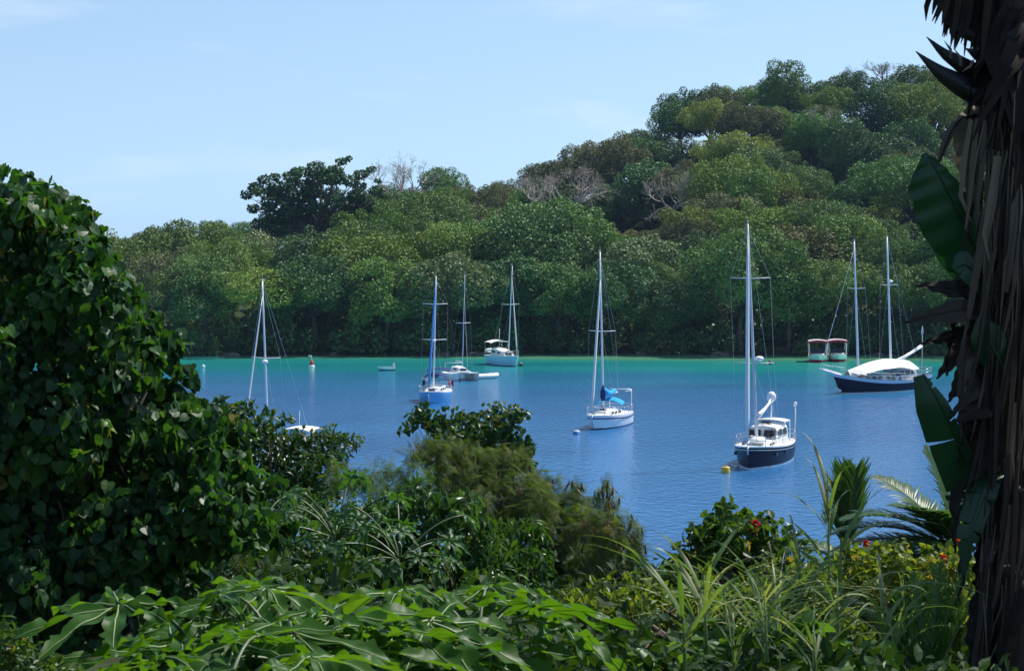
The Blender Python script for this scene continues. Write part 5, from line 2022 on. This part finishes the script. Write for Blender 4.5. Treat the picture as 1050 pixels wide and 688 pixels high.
def strelitzia():
    g = np.random.default_rng(120)
    Y = 12.0
    P = foot(1024, Y)
    root = thing('giant_strelitzia', P, 'dark banana like trunk with torn leaves and dead leaf skirts at the right edge', 'tree')

    def W(px, py, dy=0.0):
        return at(px, py, Y + dy) - P
    # trunk: leaning stack of old leaf bases
    t = MB()
    ctr = [W(1034, 760), W(1034, 620), W(1032, 480), W(1034, 340), W(1036, 200), W(1036, 80), W(1040, -20), W(1042, -80)]
    t.tube([(ctr[0][0], 0, -0.3)] + ctr, [0.2, 0.19, 0.17, 0.15, 0.135, 0.115, 0.13, 0.17, 0.13], 14)
    t.build('trunk', 'bark_fibre', root)

    def cx(py):
        return 1034 if py > 200 else 1038
    # old sheaths hugging the trunk: long narrow fibrous straps, frayed at the top
    for i in range(46):
        py = g.uniform(120, 690)
        a = g.uniform(math.pi * 0.8, math.pi * 2.2)
        ln = g.uniform(70, 190)
        c0, c1 = W(cx(py), py), W(cx(py - ln), py - ln)
        tw = g.uniform(-0.5, 0.5)
        rr = g.uniform(0.125, 0.175)
        pts = []
        for q in np.linspace(0, 1, 6):
            aa = a + tw * q
            k = rr + (0.0 if q < 0.7 else g.uniform(0.0, 0.09) * (q - 0.7) * 3.3)
            pts.append(lerp(c0, c1, q) + np.array((math.cos(aa) * k, math.sin(aa) * k, 0)))
        b = MB()
        wd = g.uniform(0.02, 0.06)
        ribbon(b, pts, wd * np.array((0.7, 1, 1, 0.8, 0.5, 0.08)), (math.cos(a), math.sin(a), 0), 0, g.random() ** 1.5, g.uniform(-0.1, 0.35))
        b.build('leaf_sheath', 'leaf_dead', root)

    def lf(name, px_pts, dys, wl, wr, side, nor, tears, mat, rnd=0.5, fold=0.25, rib=0.016, wave=0.0):
        b = MB()
        pts = [W(p[0], p[1], dy) for p, dy in zip(px_pts, dys)]
        blade(b, pts, wl, wr, side, nor, tears, g, 0, rnd, fold, rib, 1, wave)
        return b.build(name, [mat, mat], root)
    # green leaves in view
    lf('leaf', [(1018, 300), (1008, 270), (985, 222), (965, 183), (950, 157)], (0, -0.05, -0.15, -0.2, -0.2), (0.12, 0.19, 0.21, 0.17, 0.02), (0.06, 0.10, 0.10, 0.06, 0.01), (-1, -0.25, -0.45), (0, -1, 0.2), 0, 'leaf_banana', 0.5, 0.08, 0.016, 0.012)
    lf('leaf', [(1022, 545), (1004, 505), (985, 460), (965, 415), (946, 384)], (0, -0.1, -0.2, -0.3, -0.3), (0.15, 0.17, 0.16, 0.13, 0.05), (0.03, 0.05, 0.05, 0.04, 0.01), (-1, -0.2, -0.3), (0, -1, 0.2), 6, 'leaf_banana', 0.3, 0.08)
    lf('leaf', [(1034, 390), (1022, 365), (1012, 345), (1004, 325)], (-0.2, -0.28, -0.3, -0.3), (0.06, 0.09, 0.08, 0.01), (0.06, 0.09, 0.08, 0.01), (-1, -0.1, -0.5), (0, -1, 0), 0, 'leaf_banana', 0.6, 0.1)
    lf('leaf', [(1022, 300), (1005, 285), (990, 270), (978, 276)], (-0.15, -0.25, -0.3, -0.3), (0.05, 0.08, 0.08, 0.01), (0.04, 0.07, 0.07, 0.01), (0, -0.2, -1), (-0.3, -1, 0), 0, 'leaf_banana', 0.5, 0.1)
    lf('leaf', [(1030, 470), (1010, 500), (995, 545), (988, 590)], (-0.1, -0.3, -0.35, -0.35), (0.05, 0.08, 0.07, 0.01), (0.04, 0.07, 0.06, 0.01), (-1, -0.1, -0.3), (0, -1, 0), 6, 'leaf_banana', 0.0, 0.1)
    # dead drooping leaves, dark, pointing out to the left
    for (a, m_, e, wd) in (((1025, 290), (985, 296), (938, 292), 0.06), ((1025, 325), (980, 318), (928, 330), 0.07), ((1022, 345), (985, 342), (944, 352), 0.05), ((1018, 345), (985, 358), (960, 388), 0.07),
                           ((1022, 372), (990, 385), (972, 412), 0.07), ((1028, 380), (1000, 395), (975, 428), 0.06), ((1035, 395), (1000, 402), (985, 440), 0.08), ((1040, 400), (1010, 415), (978, 432), 0.07),
                           ((1040, 430), (1005, 428), (978, 470), 0.09), ((1045, 450), (1015, 455), (990, 500), 0.10), ((1048, 470), (1030, 490), (1010, 560), 0.12), ((1050, 520), (1038, 560), (1012, 640), 0.12),
                           ((1055, 540), (1045, 600), (1022, 690), 0.14), ((1030, 500), (1010, 525), (1003, 575), 0.10), ((1030, 280), (1005, 290), (990, 320), 0.08), ((1022, 440), (1000, 470), (992, 520), 0.09)):
        dy = g.uniform(-0.35, 0.05)
        lf('dead_leaf', [a, ((a[0] + m_[0]) / 2, (a[1] + m_[1]) / 2 - 6), m_, e], (0, dy * 0.6, dy, dy), (wd * 0.4, wd * 0.8, wd, 0.004), (wd * 0.4, wd * 0.7, wd * 0.8, 0.004), (0.1, -0.5, -1), (0, -1, 0.3), 0, 'leaf_dead', g.random() * 0.6, 0.3, 0.012, 0.01)
    for i in range(22):
        py = g.uniform(300, 640)
        x0 = g.uniform(1012, 1034)
        x1 = g.uniform(982, 1008) - (8 if py < 450 else 0)
        dr = g.uniform(40, 120)
        wd = g.uniform(0.03, 0.075)
        dy = g.uniform(-0.32, 0.1)
        lf('dead_leaf', [(x0, py), ((x0 + x1) / 2, py - g.uniform(-4, 12)), (x1 + 4, py + dr * 0.35), (x1 - g.uniform(-4, 6), py + dr)], (0, dy * 0.7, dy, dy), (wd * 0.5, wd, wd * 0.8, 0.004), (wd * 0.4, wd * 0.8, wd * 0.7, 0.004), (g.uniform(-0.6, 0.6), -0.6, -0.8), (0, -1, 0.3), 0, 'leaf_dead', g.random() * 0.8, 0.3, 0.008, 0.012)
    # pale folded dead leaf hanging beside the trunk with shredded strips
    lf('dead_leaf', [(1020, 105), (1003, 112), (992, 130), (994, 165), (998, 205)], (0.1, 0.05, 0, 0, 0), (0.02, 0.05, 0.08, 0.07, 0.02), (0.02, 0.05, 0.06, 0.05, 0.01), (-1, -0.1, 0), (0, -1, 0), 0, 'leaf_dead_pale', 0.1, 0.2, 0.012, 0.01)
    lf('dead_leaf', [(1000, 118), (985, 122), (975, 135), (966, 158), (961, 172)], (0, -0.05, -0.1, -0.1, -0.1), (0.02, 0.03, 0.03, 0.02, 0.004), (0.02, 0.02, 0.02, 0.01, 0.004), (-1, 0, -0.3), (0, -1, 0), 0, 'leaf_dead', 0.9, 0.2, 0.01)
    for i in range(16):
        x = g.uniform(988, 1016)
        y0 = g.uniform(110, 170)
        y1 = y0 + g.uniform(80, 130)
        b = MB()
        dy = g.uniform(-0.35, 0.0)
        pts = [W(x + g.uniform(4, 12), y0, dy), W(x + g.uniform(-2, 6), lerp(y0, y1, 0.4), dy), W(x + g.uniform(-4, 4), lerp(y0, y1, 0.75), dy), W(x + g.uniform(-8, 8), y1, dy)]
        ribbon(b, pts, np.array((0.02, 0.03, 0.022, 0.006)), (g.uniform(-0.6, 0.6), -1, 0), 0, g.random())
        b.build('dry_strip', 'leaf_dead_pale' if i % 3 else 'leaf_dead', root)  # most strips pale: the sun on them is put into the colour
    lf('dead_leaf', [(1030, 300), (1038, 250), (1043, 215), (1047, 190)], (-0.25, -0.25, -0.24, -0.22), (0.02, 0.03, 0.035, 0.005), (0.02, 0.03, 0.03, 0.005), (-1, 0, 0), (0, -1, 0), 0, 'leaf_dead_pale', 0.5, 0.2, 0.008)
    # beak shaped flower bracts
    for (a, m_, e, r) in (((1030, 95), (985, 88), (939, 53), 0.075), ((1022, 78), (985, 66), (950, 38), 0.055), ((1040, 45), (1010, 40), (968, 22), 0.06), ((1045, 110), (1015, 100), (982, 84), 0.08), ((1050, 60), (1020, 60), (990, 50), 0.08)):
        b = MB()
        pts = [W(*a), W((a[0] + m_[0]) / 2, (a[1] + m_[1]) / 2 + 6), W(*m_, -0.1), W((m_[0] + e[0]) / 2, (m_[1] + e[1]) / 2 + 3, -0.12), W(*e, -0.15)]
        pts = np.array([[np.interp(q * 4, range(5), np.array(pts)[:, c]) for c in range(3)] for q in np.linspace(0, 1, 12)])
        b.tube(pts, r * np.interp(np.linspace(0, 1, 12), (0, 0.3, 0.7, 1), (0.9, 1, 0.55, 0.03)), 8)
        b.build('flower_bract', 'bract', root)
    for (a, e) in (((985, 68), (978, 50)), ((998, 62), (986, 74)), ((975, 60), (968, 42))):
        b = MB()
        ribbon(b, [W(*a, -0.2), W((a[0] + e[0]) / 2 + 3, (a[1] + e[1]) / 2, -0.22), W(*e, -0.22)], np.array((0.012, 0.016, 0.002)), (0, -1, 0.2), 0, 0.5)
        b.build('withered_petal', 'leaf_dead_pale', root)
    # stalk fan and living crown (mostly above the frame), shredded leaf hanging into the top edge
    for i in range(9):
        a = R(-62 + i * 15.5 + g.uniform(-4, 4))
        hd = W(1040, 10)
        d1 = np.array((math.sin(a), g.uniform(-0.3, 0.3), math.cos(a)))
        p1 = hd + d1 * 1.0
        p2 = p1 + unit(d1 + np.array((math.sin(a) * 0.25, 0, -0.1))) * 0.9
        p3 = p2 + unit(d1 + np.array((math.sin(a) * 0.6, 0, -0.45))) * 0.8
        b = MB()
        b.tube([hd, lerp(hd, p1, 0.5), p1], [0.045, 0.035, 0.028], 8, 1)
        blade(b, [p1, lerp(p1, p2, 0.5), p2, p3], (0.15, 0.30, 0.30, 0.02), (0.15, 0.30, 0.30, 0.02), (0.3, 1, 0.1), (0, 0, 1), 10, g, 0, 0.5, 0.15, 0.022)
        b.build('leaf', ['leaf_banana', 'midrib'], root)
    for i in range(40):
        x = 940 + 70 * g.random() ** 0.8
        yb = 12 + (x - 940) * 0.75 + g.uniform(-10, 12)
        b = MB()
        dy = g.uniform(-0.35, 0.1)
        y0 = -40 - g.uniform(0, 30)
        pts = [W(x + 14, y0, dy), W(x + 7, lerp(y0, yb, 0.5), dy), W(x + g.uniform(0, 4), lerp(y0, yb, 0.8), dy), W(x + g.uniform(-5, 2), yb, dy)]
        ribbon(b, pts, np.array((0.03, 0.035, 0.028, 0.004)), (g.uniform(-0.5, 0.5), -1, 0), 0, g.random() * 0.4)
        b.build('dry_strip', 'leaf_dead', root)
    for i in range(34):
        b = MB()
        x0, x1 = g.uniform(1003, 1050), g.uniform(990, 1060)
        y0 = g.uniform(-20, 60)
        y1 = y0 + g.uniform(50, 120)
        dy = g.uniform(-0.3, -0.12)
        pts = [W(x0 + 10, y0, dy + 0.1), W(x0, lerp(y0, y1, 0.3), dy), W(lerp(x0, x1, 0.7), lerp(y0, y1, 0.7), dy), W(x1, y1, dy)]
        ribbon(b, pts, np.array((0.03, 0.06, 0.045, 0.004)) * g.uniform(0.4, 1.5), (g.uniform(-0.8, 0.8), -1, 0.2), 0, g.random() * 0.5)
        b.build('dead_leaf', 'leaf_dead', root)
    # thin pale fibres fraying from the trunk
    for i in range(90):
        b = MB()
        x0 = g.uniform(1006, 1052)
        y0 = g.uniform(90, 600)
        y1 = y0 + g.uniform(40, 150)
        dy = g.uniform(-0.34, -0.16)
        x1 = x0 + g.uniform(-22, 6)
        pts = [W(x0, y0, dy), W(lerp(x0, x1, 0.3) + g.uniform(-3, 3), lerp(y0, y1, 0.35), dy), W(lerp(x0, x1, 0.7), lerp(y0, y1, 0.7), dy), W(x1, y1, dy)]
        ribbon(b, pts, np.array((0.006, 0.011, 0.008, 0.002)) * g.uniform(0.6, 1.3), (g.uniform(-0.9, 0.9), -1, 0.1), 0, g.random())
        b.build('fibre', 'leaf_dead_pale' if i % 5 == 0 else 'leaf_dead', root)
    # stray hanging strips low on the trunk
    for i in range(60):
        b = MB()
        x0 = g.uniform(1008, 1055)
        y0 = g.uniform(180, 590)
        y1 = y0 + g.uniform(90, 190)
        dy = g.uniform(-0.32, -0.2)
        x1 = x0 - g.uniform(5, 30)
        pts = [W(x0, y0, dy), W(lerp(x0, x1, 0.2), lerp(y0, y1, 0.35), dy), W(lerp(x0, x1, 0.6), lerp(y0, y1, 0.7), dy), W(x1, y1, dy)]
        ribbon(b, pts, np.array((0.012, 0.03, 0.022, 0.003)) * g.uniform(0.5, 1.4), (g.uniform(-0.9, 0.9), -1, 0.1), 0, g.random())
        b.build('dry_strip', 'leaf_dead', root)


strelitzia()


# ------------------------------------------------------------------ undergrowth covering the near slope
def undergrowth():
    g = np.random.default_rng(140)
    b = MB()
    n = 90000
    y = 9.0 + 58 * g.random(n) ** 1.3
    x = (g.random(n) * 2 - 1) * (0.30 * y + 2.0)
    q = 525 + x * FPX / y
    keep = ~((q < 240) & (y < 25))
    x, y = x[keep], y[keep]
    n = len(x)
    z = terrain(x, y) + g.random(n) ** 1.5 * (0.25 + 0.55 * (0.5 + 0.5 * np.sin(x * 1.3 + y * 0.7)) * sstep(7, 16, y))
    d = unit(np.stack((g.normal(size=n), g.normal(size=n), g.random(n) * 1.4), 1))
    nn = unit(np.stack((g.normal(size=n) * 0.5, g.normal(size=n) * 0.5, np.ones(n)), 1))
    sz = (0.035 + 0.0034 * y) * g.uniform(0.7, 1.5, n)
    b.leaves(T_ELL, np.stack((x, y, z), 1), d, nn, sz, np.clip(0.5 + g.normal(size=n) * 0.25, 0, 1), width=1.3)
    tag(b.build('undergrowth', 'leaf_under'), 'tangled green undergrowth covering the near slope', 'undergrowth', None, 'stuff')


undergrowth()


# ------------------------------------------------------------------ sea air between the camera and the far woods
def haze():
    b = MB()
    x, y0, y1, z0, z1 = 5200, -300, 6300, -9, 90
    V = [(-x, y0, z0), (x, y0, z0), (x, y1, z0), (-x, y1, z0), (-x, y0, z1), (x, y0, z1), (x, y1, z1), (-x, y1, z1)]
    b.add(V, [(0, 3, 2, 1), (4, 5, 6, 7), (0, 1, 5, 4), (1, 2, 6, 5), (2, 3, 7, 6), (3, 0, 4, 7)])
    m, nt, out = new_mat('air')
    v = nt.nodes.new('ShaderNodeVolumePrincipled')
    v.inputs['Color'].default_value = (0.42, 0.66, 1.0, 1)
    v.inputs['Density'].default_value = 0.00006
    nt.links.new(v.outputs[0], out.inputs['Volume'])
    MATS['air'] = m
    tag(b.build('haze', 'air'), kind='stuff')


haze()
